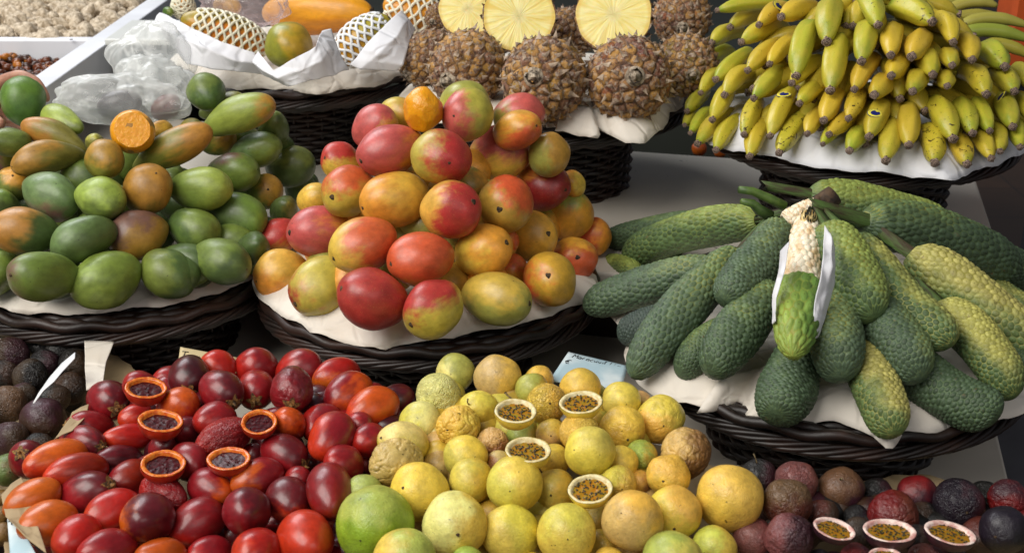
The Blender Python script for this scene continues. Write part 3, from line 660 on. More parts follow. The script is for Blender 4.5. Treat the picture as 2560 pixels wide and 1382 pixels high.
# ------------------------------------------------------------------ the stall: shelves, floor
ZL, ZU, ZP1, ZP2 = CAMZ - .848, CAMZ - .72, CAMZ - .711, CAMZ - .553
M_lam = plain('stall_laminate', rgb('8d8a80'), .55, .08, 7.0, (60, .05), rgb('99958a'))
def mat_lam():
    t = NT('grey_laminate_board'); tc, v, r = t.coords()
    c = t.mix(t.ramp(t.noise(tc, 3.0, 5.0, .6), .3, .7), rgb('b8b2a6'), rgb('c8c0b4'))
    c = t.mix(t.ramp(t.noise(tc, 55.0, 2.0), .74, .77, 0, .7), c, rgb('3a3026'))
    t.set(Base_Color=c, Roughness=.5, Normal=t.bump(t.noise(tc, 40.0, 3.0), .05, .002)); return t.m
M_lam = mat_lam(); M_dwood = plain('dark_board', rgb('2a1a10'), .6, .3, 8)
def mat_floor():
    t = NT('brown_floor_tiles'); tc, v, r = t.coords(); b = t.n('TexBrick', {'offset': 0.0}, Vector=tc, Color1=rgb('4a3222'), Color2=rgb('5a3f2a'), Mortar=rgb('2c211a'), Scale=3.0, Mortar_Size=.012, Brick_Width=1.0, Row_Height=1.0).outputs[0]
    b = t.mix(t.ramp(t.noise(tc, 4.0, 5.0), .3, .7, 0, .5), b, rgb('3a2a1e')); t.set(Base_Color=b, Roughness=.5); return t.m
fl = MB(); fl.add([(-6, -2, 0), (6, -2, 0), (6, 9, 0), (-6, 9, 0)], [(0, 1, 2, 3)]); tag(fl.build('floor', mat_floor(), smooth=False), 'brown tiled market floor', None, None, 'structure')
YAW = R(-13.5)
def board(name, corner, sx, sy, ztop, th, label, mat, rz=YAW, edge=None):
    """corner: front right corner; extends sx to the left, sy back"""
    b = MB(); n = 1
    c, s = math.cos(rz), math.sin(rz); ex = np.array([c, s, 0]); ey = np.array([-s, c, 0]); c0 = np.array([corner[0], corner[1], 0])
    V = [c0, c0 - ex * sx, c0 - ex * sx + ey * sy, c0 + ey * sy]; V = [v + [0, 0, ztop] for v in V] + [v + [0, 0, ztop - th] for v in V]
    b.add(V, [(0, 3, 2, 1), (4, 5, 6, 7), (0, 1, 5, 4), (1, 2, 6, 5), (2, 3, 7, 6), (3, 0, 4, 7)])
    o = b.build(name, mat, smooth=False); m = o.modifiers.new('b', 'BEVEL'); m.width = .004; m.segments = 2; tag(o, ulabel(label), 'shelf', 'stepped display shelves'); return o
pr = on_plane(2478, 560, ZU); 
eu = np.array([math.sin(-YAW), math.cos(YAW), 0])
back = 2.98 if False else None
q = on_plane(2436, 437, ZU)
cfr = q - eu * .62
board('display_shelf', (cfr[0], cfr[1]), 3.4, .62, ZU, .03, 'grey laminate shelf carrying the pineapple, papaya and banana baskets', M_lam)
pl_ = on_plane(2525, 1210, ZL); cfl = pl_ - eu * .35
board('display_shelf', (cfl[0], cfl[1]), 3.2, 1.15, ZL, .03, 'lower grey laminate shelf under the front rows of fruit', M_lam)
b = MB(); c0 = cfl
cb_ = MB()
for (cx_, cy_, zt, w_, dp) in ((cfr[0], cfr[1], ZU - .031, 3.3, .5), (cfl[0], cfl[1], ZL - .031, 3.1, 1.3)):
    pass
o = board('stall_base', (cfr[0] - .06, cfr[1] + .06), 3.3, .50, ZU - .032, ZU - .034, 'dark wooden base under the raised shelf', M_dwood); o['category'] = 'stall base'; del o['group']
o = board('stall_base', (cfl[0] - .06, cfl[1] + .05), 3.1, .55, ZL - .032, ZL - .034, 'dark wooden base under the lower front shelf', M_dwood); o['category'] = 'stall base'; del o['group']
# far counter in shade behind the baskets
M_shade = plain('dark_green_counter', rgb('1c2019'), .7, .2)
o = board('back_counter', (1.15, 3.05), 3.2, 1.3, ZU - .10, ZU - .12, 'dark counter in the shade behind the rear baskets', M_shade); o['category'] = 'counter'; del o['group']
# ------------------------------------------------------------------ baskets and liners
GB = (-.581, 1.752); MBK = (-.1207, 1.675); MN = (.414, 1.458); BN = (.567, 1.953); PN = None
PNx = (1372 - 1280) / FPX * 2.193; PN = (PNx, 2.148); PP = (-.42, 2.373)
wicker_basket((*GB, ZP1), 'dark wicker basket under the green mangoes')
wicker_basket((*MBK, ZP1), 'dark wicker basket under the red and yellow mangoes')
wicker_basket((*MN, ZP1), 'dark wicker basket under the scaly green monstera fruit')
wicker_basket((*BN, ZP2), 'black wicker basket under the bananas')
wicker_basket((*PN, ZP2), 'dark wicker basket under the pineapples')
wicker_basket((*PP, ZP2), 'brown wicker basket under the papayas')
liner(*MBK, ZP1, [(632, 700), (643, 745), (672, 772), (700, 792), (745, 815), (790, 843), (850, 856), (905, 870), (960, 874), (1000, 858), (1085, 857), (1170, 846), (1240, 832), (1300, 812), (1340, 800), (1400, 775), (1450, 762), (1500, 735)], 'cream paper lining the basket of red mangoes', M_paper, seed=1)
liner(*GB, ZP1, [(-60, 740), (0, 772), (35, 792), (120, 787), (210, 785), (300, 779), (380, 776), (450, 764), (500, 742), (545, 735), (600, 712), (640, 690), (690, 660)], 'cream paper lining the basket of green mangoes', M_paper, seed=2)
liner(*MN, ZP1, [(1500, 760), (1535, 800), (1560, 885), (1600, 965), (1650, 1000), (1690, 1010), (1735, 1045), (1760, 1020), (1856, 997), (1866, 1038), (1930, 1050), (1990, 1058), (2090, 1062), (2150, 1085), (2190, 1100), (2222, 1135), (2256, 1090), (2325, 1086), (2400, 1062), (2480, 1052), (2560, 1035), (2620, 1000)], 'white paper lining the basket of monstera fruit', M_paper, seed=3, droop=.014)
liner(*BN, ZP2, [(1760, 350), (1800, 372), (1940, 393), (1990, 412), (2110, 430), (2180, 437), (2250, 440), (2310, 450), (2370, 462), (2440, 428), (2520, 400), (2580, 370)], 'bluish white paper under the bananas', M_paperw, seed=4, droop=.015)
liner(*PN, ZP2, [(1000, 240), (1030, 300), (1250, 330), (1360, 322), (1495, 327), (1500, 352), (1560, 358), (1610, 358), (1648, 335), (1672, 295), (1712, 258)], 'white paper with a serrated edge under the pineapples', M_paper, seed=5, droop=.016)
liner(*PP, ZP2, [(430, 150), (470, 178), (520, 202), (600, 232), (655, 226), (730, 226), (790, 243), (870, 225), (940, 216), (985, 200), (1012, 190)], 'stained cream paper under the papayas', M_paper, seed=6, droop=.012)
def cone(c, z0, h, rad, p=1.2):
    return Cone(c, z0, h, rad, p)
# ------------------------------------------------------------------ red and yellow mangoes
PAL = dict(cr='a8342e', pk='bc5450', ro='c8582e', or_='da9634', ye='dcb044', yg='bca844', og='9c9642', dy='bc9038', dr='8c201c',
           g='6a7c34', dg='4c6030', lg='8e9e44', ol='7c7630', ob='a8782e', pu='6e4a44', yo='c69a36', gg='64784a')
def xf_(ox, oy, s): return lambda x, y: (ox + x * s, oy + y * s)
XD = xf_(600, 180, .5066)
mr = [
 ('top row', [(1113, 160, 115, None, None, ('yg', 'og', 90, .3), 'dull yellow mango behind the others', {'f': -1}),
   (785, 220, 92, None, None, ('yg', 'dy', 0, .3), 'small yellow mango behind the peeled one', {'f': -.8}),
   (1127, 212, 121, 1057, 217, ('yg', 'pk', 195, .25), 'yellow-green mango with a red left cheek', {'f': .2}),
   (1375, 215, 105, 1500, 190, ('og', 'pk', 60, .1), 'mango red on top and green below', {'f': -.8, 'away': True}),
   (668, 272, 106, None, None, ('ye', 'pk', 140, -.1), 'pink-red mango with yellow lower right', {'f': -.4})]),
 ('second row', [(1365, 288, 94, 1462, 265, ('yo', 'ro', -70, .25), 'orange-yellow mango with its stem to the right', {'L': 1.4, 'f': -.3}),
   (500, 440, 90, 425, 425, ('ye', 'cr', 100, .1), 'mango with red shoulder and yellow belly', {'f': -.5}),
   (742, 385, 124, 612, 446, ('or_', 'pk', 170, -.45), 'large pink-red mango', {'A': (1.23, 200), 'L': 1.28}),
   (990, 420, 136, 1033, 450, ('yg', 'cr', 10, .05), 'yellow mango streaked with dull red', {'f': .3}),
   (1278, 405, 127, 1412, 350, ('ye', 'pk', 70, .05), 'mango bright red above and yellow below', {'A': (1.18, 20), 'L': 1.2}),
   (1525, 405, 97, None, None, ('dy', 'og', 200, .4), 'dull golden mango with no stem in view', {'f': -.6})]),
 ('third row', [(372, 628, 80, None, None, ('ye', 'dy', 0, .6), 'small plain yellow mango', {'f': -.5}),
   (540, 587, 121, 442, 588, ('yg', 'ro', 100, .35), 'yellow mango with reddish top and dark flecks', {'A': (1.05, 200), }),
   (765, 627, 127, 667, 663, ('or_', 'ye', 20, .5), 'smooth orange-yellow mango', {'A': (1.25, 195), 'L': 1.28, 'f': .2}),
   (1135, 565, 92, None, None, ('og', 'dy', 0, .4), 'olive mango half hidden between others', {'f': -1.2}),
   (1035, 683, 133, 1112, 668, ('ye', 'cr', -15, -.1), 'red mango with a pale yellow left edge', {'A': (1.09, 20), 'f': .5}),
   (1315, 647, 130, 1280, 680, ('dy', 'ro', 50, .3), 'yellow mango with rusty blush and two dark spots', {'f': .2}),
   (1488, 562, 114, 1606, 580, ('or_', 'dr', -30, -.4), 'deep crimson mango with a yellow patch', {'L': 1.25, 'f': 0}),
   (1640, 550, 62, None, None, ('or_', 'ye', 0, .4), 'small orange mango at the edge', {'f': -1.2})]),
 ('fourth row', [(188, 815, 90, 100, 885, ('dy', 'cr', 80, -.1), 'dull red mango with yellow underside', {'f': -.3}),
   (403, 792, 126, 262, 775, ('or_', 'pk', 170, -.2), 'magenta-red mango with orange right side', {'A': (1.2, 180), 'L': 1.25}),
   (611, 853, 132, 537, 845, ('ye', 'ro', 20, -.05), 'mango yellow at the stem and orange-red beyond', {'A': (1.2, 205), 'L': 1.25, 'f': .3}),
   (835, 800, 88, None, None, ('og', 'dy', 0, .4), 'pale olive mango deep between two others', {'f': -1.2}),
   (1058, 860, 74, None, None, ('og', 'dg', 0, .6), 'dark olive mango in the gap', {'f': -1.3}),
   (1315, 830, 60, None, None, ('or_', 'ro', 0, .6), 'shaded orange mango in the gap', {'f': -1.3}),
   (1200, 884, 125, 1303, 848, ('or_', 'ye', 200, .6), 'plain orange-yellow mango with stem on its right', {'A': (1.12, 20), 'L': 1.2, 'f': .2}),
   (1435, 812, 118, 1523, 797, ('or_', 'dy', 240, .7), 'orange mango with pale brown stem', {'f': 0}),
   (1622, 703, 114, None, None, ('or_', 'og', 100, .55), 'large dull orange mango leaning back', {'f': -.4, 'L': 1.15}),
   (1742, 815, 90, None, None, ('ro', 'or_', 0, .3), 'reddish orange mango on the right flank', {'f': -.6})]),
 ('fifth row', [(895, 922, 130, 768, 933, ('or_', 'ro', 90, -.55), 'orange-red mango with a yellow streak', {'A': (1.17, 190), 'L': 1.16, 'f': .4}),
   (1645, 925, 108, 1666, 913, ('ro', 'or_', 90, .6), 'dull orange-red mango with dark stem scar', {'f': -.2})]),
 ('bottom row', [(205, 995, 114, 92, 1030, ('or_', 'ye', 60, .2), 'orange-yellow mango with dark flecks', {'L': 1.15}),
   (403, 1055, 134, 250, 1100, ('yg', 'cr', 200, .75), 'large yellow-olive mango red at its left end', {'A': (1.16, 215), 'L': 1.22, 'f': .1}),
   (655, 1122, 148, 520, 1084, ('ro', 'cr', 180, -.9), 'large deep red mango', {'A': (1.12, 160), 'L': 1.14, 'f': .3}),
   (958, 1165, 130, 860, 1185, ('yg', 'cr', 115, .3), 'olive-yellow mango with a plum red top', {'A': (1.13, 215), 'L': 1.15, 'f': .4}),
   (1075, 1045, 84, None, None, ('or_', 'dy', 90, .5), 'shaded orange mango behind', {'f': -1.2}),
   (1345, 985, 80, None, None, ('or_', 'ro', 90, .4), 'deep orange mango behind', {'f': -1.2}),
   (1265, 1115, 116, 1272, 1152, ('yg', 'lg', 100, .1), 'greenish yellow mango lying sideways', {'L': 1.3, 'f': .2}),
   (1530, 1025, 126, 1523, 1003, ('yo', 'ro', 200, .7), 'round golden mango with central stem scar', {'f': .2})]),
]
mr[5][1][6] = (1265, 1115, 122, 1272, 1152, ('og', 'yg', 100, .1), 'greenish yellow mango', {'A': (1.34, -10), 'f': .2, 'L': 1.2})
def inner_cone(c, z0, h, rad, p, rf, seed):
    rnd = random.Random(seed)
    def f(q):
        t = rnd.uniform(-3.1, 3.1); s = rnd.uniform(.15, .80); s = rnd.uniform(.15, .92); x, y = c[0] + rad * s * math.cos(t), c[1] + rad * s * math.sin(t)
        zt = z0 + h * (1 - s ** p) - rf * 1.15; z = z0 - .01 + (zt - z0) * rnd.uniform(.2, 1) if zt > z0 else z0
        return x, y, max(z, z0 - .012), rf * rnd.uniform(.9, 1.05)
    return f
fn_m = cone(MBK, ZP1 + .045, .225, .205)
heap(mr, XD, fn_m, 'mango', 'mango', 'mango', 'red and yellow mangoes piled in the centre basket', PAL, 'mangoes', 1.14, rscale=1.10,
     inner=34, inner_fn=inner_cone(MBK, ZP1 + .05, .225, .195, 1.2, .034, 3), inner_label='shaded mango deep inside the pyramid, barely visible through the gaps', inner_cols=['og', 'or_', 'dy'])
# peeled mango
def carved(kind_mat, cx, cy, r, d, L, axpx, cuts, label, name='peeled_mango', col='e8941c', under=None):
    V, F = sph(64, 44); V = np.array([v * (1 + .03 * nz(v, 1.5, 3)) for v in V])
    for nrm, h in cuts:
        nrm = unit(nrm); e = V @ nrm - h; V = V - np.where(e > 0, e * .93, 0)[:, None] * nrm
    me = mesh(name, V, F, [kind_mat]); o = link(name, me); rw = r * d / FPX
    z = axis_from(cx, cy, axpx[0], axpx[1], r, L)
    x = unit(CU - z * np.dot(CU, z)); M3 = np.column_stack([x, np.cross(z, x), z])
    place(o, CAM + ray(cx, cy) * d, M3, (rw, rw, rw * L)); tag(o, ulabel(label), 'mango'); return o, M3
def mat_flesh():
    t = NT('mango_flesh'); tc, v, r = t.coords(); n = t.noise(v, 2.0, 4.0); c = t.mix(t.ramp(n, .3, .7), rgb('e0960f'), rgb('e59c16'))
    c = t.mix(t.ramp(t.noise(v, 9, 4.0, .7), .62, .8, 0, .3), c, rgb('d08812'))
    t.set(Base_Color=c, Roughness=.3, Coat_Weight=.3, Subsurface_Weight=.15, Subsurface_Scale=.01, Normal=t.bump(t.noise(v, 4, 4.0, .6), .7, .003)); return t.m
M_mfl = mat_flesh()
rc = random.Random(5); cuts = [((rc.uniform(-1, 1), rc.uniform(-1, 1), rc.uniform(-.9, .9)), rc.uniform(.86, .95)) for _ in range(26)]
dd = surf_depth(1058, 274, fn_m) - .02
carved(M_mfl, 1058, 276, 51, dd, 1.2, (1056, 225), cuts, 'peeled orange mango with bare flesh standing at the top of the mango pyramid')
# ------------------------------------------------------------------ green mangoes
XA = xf_(0, 0, .3618); XB = lambda x, y: (x * .3618, y * .3618 + 300)
Bc = lambda rows: [tuple([a[0], a[1] + 829, a[2], a[3], None if a[4] is None else a[4] + 829] + list(a[5:])) for a in rows]
fn_g = cone(GB, ZP1 + .05, .155, .262, 1.35)
LG = dict(k='greenlong')
gr = [
 ('back row', [(440, 838, 98, 300, 770, ('g', 'lg', 110, .1), 'long pale green mango pointing down to the right', dict(LG, L=2.0, f=-1.2, away=True)),
   (1430, 640, 124, 1420, 560, ('dg', 'g', 120, .2), 'broad dark green mango standing at the back', {'L': 1.25, 'f': -1.6, 'away': True}),
   (1530, 738, 84, 1695, 672, ('g', 'ol', 20, .3), 'slim olive green mango', dict(LG, L=2.1, f=-1.4)),
   (1645, 818, 120, 1905, 712, ('lg', 'ob', 10, .75), 'large bright green mango with a yellow end', dict(LG, L=2.3, f=-.3)),
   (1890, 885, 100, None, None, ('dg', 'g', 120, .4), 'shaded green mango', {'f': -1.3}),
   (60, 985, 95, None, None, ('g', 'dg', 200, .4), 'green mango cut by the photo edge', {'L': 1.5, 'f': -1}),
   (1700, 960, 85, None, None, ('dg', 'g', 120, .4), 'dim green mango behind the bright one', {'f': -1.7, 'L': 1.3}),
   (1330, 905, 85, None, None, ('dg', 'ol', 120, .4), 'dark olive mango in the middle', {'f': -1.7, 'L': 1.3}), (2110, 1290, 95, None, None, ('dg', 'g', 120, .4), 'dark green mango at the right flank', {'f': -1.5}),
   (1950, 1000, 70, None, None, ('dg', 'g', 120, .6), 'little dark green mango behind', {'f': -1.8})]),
 ('upper row', [(372, 955, 93, 152, 868, ('ob', 'ol', 0, .1), 'long yellow-brown mango with a narrow left tip', dict(LG, L=2.35, f=-.2)),
   (655, 985, 62, None, None, ('ol', 'og', 90, .4), 'small olive mango behind the pear-shaped one', {'f': -.9, 'L': 1.3}),
   (1110, 900, 62, None, None, ('ob', 'yo', 0, .3), 'small orange mango behind the sliced one', {'f': -1.0}),
   (1190, 1030, 118, 1462, 893, ('ol', 'ob', 20, .4), 'very long olive-brown mango slanting up right', dict(LG, L=2.35, f=.1)),
   (1512, 978, 92, 1618, 920, ('ol', 'ob', 20, .1), 'orange-olive mango with dark specks', {'L': 1.5, 'f': -.5}),
   (1755, 1038, 116, 1922, 952, ('g', 'gg', 150, .1), 'dull green mango with purple-tinged end', {'A': (1.5, 15), 'L': 1.6, 'f': -.4}),
   (15, 1100, 92, None, None, ('pu', 'ol', 0, .5), 'brownish purple mango at the photo edge', {'f': -.8})]),
 ('third row', [(340, 1108, 108, 128, 1145, ('ol', 'ob', 170, .0), 'long orange-green mango with its stem tip left', dict(LG, L=2.2, f=.2)),
   (718, 1097, 128, 755, 1160, ('ol', 'ob', 100, .2), 'pear-shaped olive-gold mango facing the viewer', {'L': 1.25, 'f': .5}),
   (1612, 1188, 130, 1780, 1165, ('g', 'pu', 120, .75), 'green mango with purplish shoulder', {'A': (1.35, 5), 'L': 1.38, 'f': 0}),
   (2000, 1142, 136, 2155, 1108, ('dg', 'g', 100, .2), 'big dark green mango on the right flank', {'A': (1.25, 10), 'L': 1.35, 'f': -.4}),
   (95, 1275, 112, 87, 1215, ('g', 'yo', 60, .2), 'yellow-green mango with black stem', {'L': 1.3, 'f': .1})]),
 ('fourth row', Bc([(345, 522, 155, 300, 540, ('gg', 'pu', 250, .8), 'matte grey-green mango', {'A': (1.28, -25), 'L': 1.28, 'f': .2}),
   (685, 540, 142, 748, 545, ('g', 'lg', 100, -.1), 'bright apple-green mango', {'A': (1.22, -20), 'L': 1.25, 'f': .4}),
   (1012, 487, 157, 1043, 450, ('ol', 'ob', 80, -.6), 'orange-brown mango with a round stem scar', {'A': (1.08, 60), 'L': 1.15, 'f': .3}),
   (1372, 466, 145, 1525, 448, ('lg', 'g', 200, .3), 'long fresh green mango', {'A': (1.45, 0), 'L': 1.48, 'f': .2}),
   (1825, 492, 118, 1853, 479, ('g', 'ob', 10, .3), 'olive-yellow mango with reddish stem', {'L': 1.2, 'f': -.3}),
   (2080, 470, 100, None, None, ('dg', 'g', 100, .5), 'deep green mango in shade', {'f': -1}),
   (20, 625, 118, None, None, ('dg', 'g', 100, .5), 'dark green mango at the photo edge', {'f': -.7})])),
 ('fifth row', Bc([(185, 772, 162, 10, 835, ('dg', 'ob', 150, .0), 'mango rusty orange at left and dark at right', {'A': (1.28, 175), 'L': 1.22, 'f': .2}),
   (580, 817, 148, 578, 825, ('dg', 'gg', 150, .3), 'dark bottle-green mango', {'A': (1.4, 200), 'L': 1.35, 'f': .1}),
   (968, 802, 166, 912, 825, ('ob', 'pu', 130, .25), 'round purple and orange mango with white specks', {'A': (1.12, 200), 'L': 1.15, 'f': .4}),
   (1335, 758, 146, 1425, 830, ('dg', 'g', 30, .2), 'dark green mango with pink stem', {'A': (1.25, -30), 'L': 1.3, 'f': .1}),
   (1642, 660, 150, 1795, 718, ('g', 'dg', 200, .3), 'smooth mid-green mango', {'A': (1.3, -25), 'L': 1.32, 'f': -.1}),
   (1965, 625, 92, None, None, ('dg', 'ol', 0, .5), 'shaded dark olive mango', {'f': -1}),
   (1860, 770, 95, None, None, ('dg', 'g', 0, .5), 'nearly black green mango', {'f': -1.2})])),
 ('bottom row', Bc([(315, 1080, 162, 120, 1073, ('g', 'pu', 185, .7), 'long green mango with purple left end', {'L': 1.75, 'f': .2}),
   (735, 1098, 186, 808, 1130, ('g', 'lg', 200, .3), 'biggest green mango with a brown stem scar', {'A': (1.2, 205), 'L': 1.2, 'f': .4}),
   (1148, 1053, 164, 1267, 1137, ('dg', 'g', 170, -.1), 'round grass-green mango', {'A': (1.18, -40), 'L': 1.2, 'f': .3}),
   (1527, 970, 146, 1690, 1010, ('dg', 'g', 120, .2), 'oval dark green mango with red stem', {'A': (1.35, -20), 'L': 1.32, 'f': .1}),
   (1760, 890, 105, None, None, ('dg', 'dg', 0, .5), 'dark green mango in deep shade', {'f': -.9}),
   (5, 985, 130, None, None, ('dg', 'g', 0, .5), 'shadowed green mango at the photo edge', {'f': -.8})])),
]
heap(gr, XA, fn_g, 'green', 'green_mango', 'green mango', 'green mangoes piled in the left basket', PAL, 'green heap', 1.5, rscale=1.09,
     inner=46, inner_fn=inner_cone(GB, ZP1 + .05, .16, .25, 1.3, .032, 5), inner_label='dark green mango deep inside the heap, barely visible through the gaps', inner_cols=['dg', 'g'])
# sliced mango on the green heap
o, M3_ = carved(M_green, 332, 330, 54, surf_depth(332, 330, fn_g) - .035, 1.1, (330, 322), [((0, 0, 1), .62)], 'sliced mango showing a flat orange cut face on top of the green mangoes', name='sliced_mango')
o['ca'] = list(rgb(PAL['ol'])); o['cb'] = list(rgb(PAL['ob'])); o['bd'] = [0., 0., 1.]; o['bt'] = 0.; o['wr'] = 0.
cf = disc_mesh('cut_face', M_mfl, .80, .645, bumpy=.012); link('cut_face', cf, o)
b = MB(); V, F = sph(48, 30); V = V * 1.012; 
keep = [i for i, f in enumerate(F) if min(V[list(f)][:, 2]) > -.22]
V2 = V.copy(); e = V2[:, 2] - .63; V2[:, 2] -= np.where(e > 0, e * .95, 0)
V2 = np.array([v * (1 + .02 * nz(v, 2.2, 6)) for v in V2])
b.add(V2, [F[i] for i in keep]); b.build('peeled_band', M_mfl, o)
# ------------------------------------------------------------------ tamarillos
XC = xf_(0, 780, .4356)
TP = dict(m='5a121a', c='80141a', r='a01c14', R='b43014', o='b84a10', O='c25a12', d='3c0c14', b='7c200e')
def T(x, y, r, sx=None, sy=None, c=('c', 'r', 150, .2), look='crimson tamarillo', **o): return (x, y, r, sx, sy, c, look, o)
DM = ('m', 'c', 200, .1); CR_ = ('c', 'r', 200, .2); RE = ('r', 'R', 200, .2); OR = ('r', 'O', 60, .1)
cal = dict(away=False)
def Tc(x, y, r, sx, sy, c, look, **o):   # calyx end towards the viewer: the mesh's -z end
    return (x, y, r, 2 * x - sx, 2 * y - sy, c, look, dict(o, away=True))
tm = [
 ('back row', [Tc(620, 502, 105, 672, 560, DM, 'dark crimson tamarillo with its dry calyx below'), T(815, 425, 78, c=CR_, look='red tamarillo behind the highest cut one', f=-.8),
   T(990, 400, 85, c=CR_, look='half-hidden crimson tamarillo', f=-.8), Tc(1085, 367, 104, 1080, 450, ('d', 'm', 200, .2), 'near-black maroon tamarillo', f=.5),
   T(1258, 345, 102, c=RE, look='plain red tamarillo behind', f=-.7), Tc(1267, 448, 107, 1345, 525, DM, 'large plum tamarillo', L=1.2, f=.3),
   T(1475, 332, 110, c=CR_, look='rounded crimson tamarillo behind', f=-.6), Tc(1470, 440, 97, 1462, 505, CR_, 'small crimson tamarillo with pale stem', f=.4),
   T(1707, 345, 110, c=CR_, look='deep red tamarillo behind', f=-.6), Tc(1677, 438, 108, 1672, 530, DM, 'dented maroon tamarillo with stem below', f=.4, k='tamw', wr=.3),
   T(1930, 372, 98, 1815, 400, ('r', 'O', 250, .3), 'red tamarillo with golden middle', L=1.3, f=-.3), T(1998, 478, 116, 1900, 540, ('c', 'o', 0, .3), 'glossy crimson and orange tamarillo', L=1.2),
   T(2137, 551, 106, 2012, 605, ('R', 'o', 60, .1), 'orange-red tamarillo touching the yellow fruit', L=1.32, f=.3)]),
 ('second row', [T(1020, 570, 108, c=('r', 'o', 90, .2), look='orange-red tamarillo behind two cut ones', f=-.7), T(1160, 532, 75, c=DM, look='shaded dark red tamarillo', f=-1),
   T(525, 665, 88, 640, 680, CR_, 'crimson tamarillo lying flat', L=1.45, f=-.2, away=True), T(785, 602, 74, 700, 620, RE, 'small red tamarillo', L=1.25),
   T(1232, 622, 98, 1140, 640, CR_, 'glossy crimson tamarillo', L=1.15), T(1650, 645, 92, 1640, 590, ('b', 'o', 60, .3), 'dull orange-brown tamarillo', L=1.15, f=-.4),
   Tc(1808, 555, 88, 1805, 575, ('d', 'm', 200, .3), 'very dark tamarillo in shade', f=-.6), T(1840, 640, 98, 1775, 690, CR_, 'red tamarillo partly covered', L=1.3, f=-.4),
   T(2114, 739, 92, 2040, 760, CR_, 'round crimson tamarillo', L=1.1)]),
 ('third row', [Tc(470, 742, 86, 595, 775, ('m', 'c', 160, .2), 'plum tamarillo lying on its side', L=1.6), T(740, 720, 74, 610, 725, RE, 'slim red tamarillo', L=1.75),
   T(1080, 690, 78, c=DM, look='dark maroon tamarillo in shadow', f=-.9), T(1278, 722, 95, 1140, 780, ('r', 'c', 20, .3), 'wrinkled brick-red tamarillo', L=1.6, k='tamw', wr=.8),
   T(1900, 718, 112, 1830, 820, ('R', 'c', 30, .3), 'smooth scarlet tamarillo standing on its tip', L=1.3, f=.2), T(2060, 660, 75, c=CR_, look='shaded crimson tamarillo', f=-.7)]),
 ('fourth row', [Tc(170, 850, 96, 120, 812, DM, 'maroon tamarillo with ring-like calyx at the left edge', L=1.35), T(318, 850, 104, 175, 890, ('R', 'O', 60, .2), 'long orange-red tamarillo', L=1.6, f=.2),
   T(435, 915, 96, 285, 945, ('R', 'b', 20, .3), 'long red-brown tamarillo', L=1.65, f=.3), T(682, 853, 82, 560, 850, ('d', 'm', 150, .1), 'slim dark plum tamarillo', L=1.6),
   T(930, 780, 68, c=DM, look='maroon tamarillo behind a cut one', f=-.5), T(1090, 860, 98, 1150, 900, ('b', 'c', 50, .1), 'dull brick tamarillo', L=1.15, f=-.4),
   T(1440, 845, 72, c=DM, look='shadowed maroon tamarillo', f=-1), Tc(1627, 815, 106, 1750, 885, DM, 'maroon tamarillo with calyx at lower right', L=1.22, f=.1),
   T(1790, 870, 78, c=DM, look='deep-set dark tamarillo', f=-1), T(1965, 875, 102, 1900, 850, CR_, 'bright crimson tamarillo', L=1.15, f=-.1)]),
 ('fifth row', [T(185, 1072, 98, 55, 1130, ('R', 'O', 100, -.5), 'orange tamarillo at the paper edge', L=1.45), Tc(473, 1056, 122, 655, 985, ('m', 'c', 200, .3), 'big purple-red tamarillo with green stem', L=1.45, f=.4),
   T(750, 955, 98, 660, 990, ('c', 'b', 40, .3), 'dark red tamarillo in the middle', L=1.3), T(940, 1042, 92, 1060, 1100, ('c', 'r', 200, .4), 'wrinkled dark crimson tamarillo', L=1.55, k='tamw', wr=.8),
   T(1210, 1010, 100, 1320, 1060, ('c', 'o', -20, .45), 'red tamarillo with an orange tip', L=1.28), T(1475, 952, 97, 1350, 1000, ('c', 'o', 190, .1), 'orange tamarillo with a bright shine', L=1.4),
   T(1700, 975, 74, c=CR_, look='hidden dark red tamarillo', f=-.9)]),
 ('sixth row', [T(268, 1212, 118, 140, 1245, ('R', 'O', 90, -.8), 'large orange tamarillo', L=1.3, f=.2), T(645, 1152, 120, 520, 1200, ('R', 'r', 40, .2), 'vivid scarlet tamarillo', L=1.25, f=.3),
   T(843, 1185, 134, 790, 1210, ('O', 'm', 30, -.1), 'round tamarillo dark in the middle with orange rim', L=1.15, f=.5), T(1130, 1205, 118, 1010, 1290, ('r', 'c', 40, .1), 'dark red tamarillo with blunt tip', L=1.25, f=.3),
   T(1413, 1142, 124, 1390, 1150, DM, 'round plum tamarillo', L=1.08, f=.3), T(1658, 1080, 118, 1680, 1130, ('m', 'R', -80, .6), 'plum tamarillo with a red spot', L=1.12, f=.2),
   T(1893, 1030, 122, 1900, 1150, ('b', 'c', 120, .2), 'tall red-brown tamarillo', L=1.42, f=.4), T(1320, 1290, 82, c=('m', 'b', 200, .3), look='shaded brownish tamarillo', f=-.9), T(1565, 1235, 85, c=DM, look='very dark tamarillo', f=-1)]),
 ('bottom row', [T(438, 1300, 120, 360, 1350, ('R', 'r', 40, .2), 'plain red tamarillo', L=1.12, f=.2), T(612, 1380, 122, 480, 1400, ('r', 'c', 20, .3), 'big dark red tamarillo', L=1.28, f=.3),
   T(918, 1410, 104, 800, 1420, ('R', 'o', 90, .1), 'orange-red tamarillo', L=1.35), T(1200, 1408, 112, 1100, 1420, CR_, 'crimson tamarillo', L=1.15), T(1468, 1372, 120, 1400, 1400, RE, 'glossy red tamarillo', L=1.12, f=.2),
   T(1755, 1308, 146, 1800, 1380, ('r', 'R', 90, -.1), 'largest bright red tamarillo', L=1.12, f=.4)]),
]
def slope(y0, zc, k, top=9): return lambda x, y: CAMZ - zc + (min(y, top) - y0) * k
fn_t = slope(1.07, .762, .27)
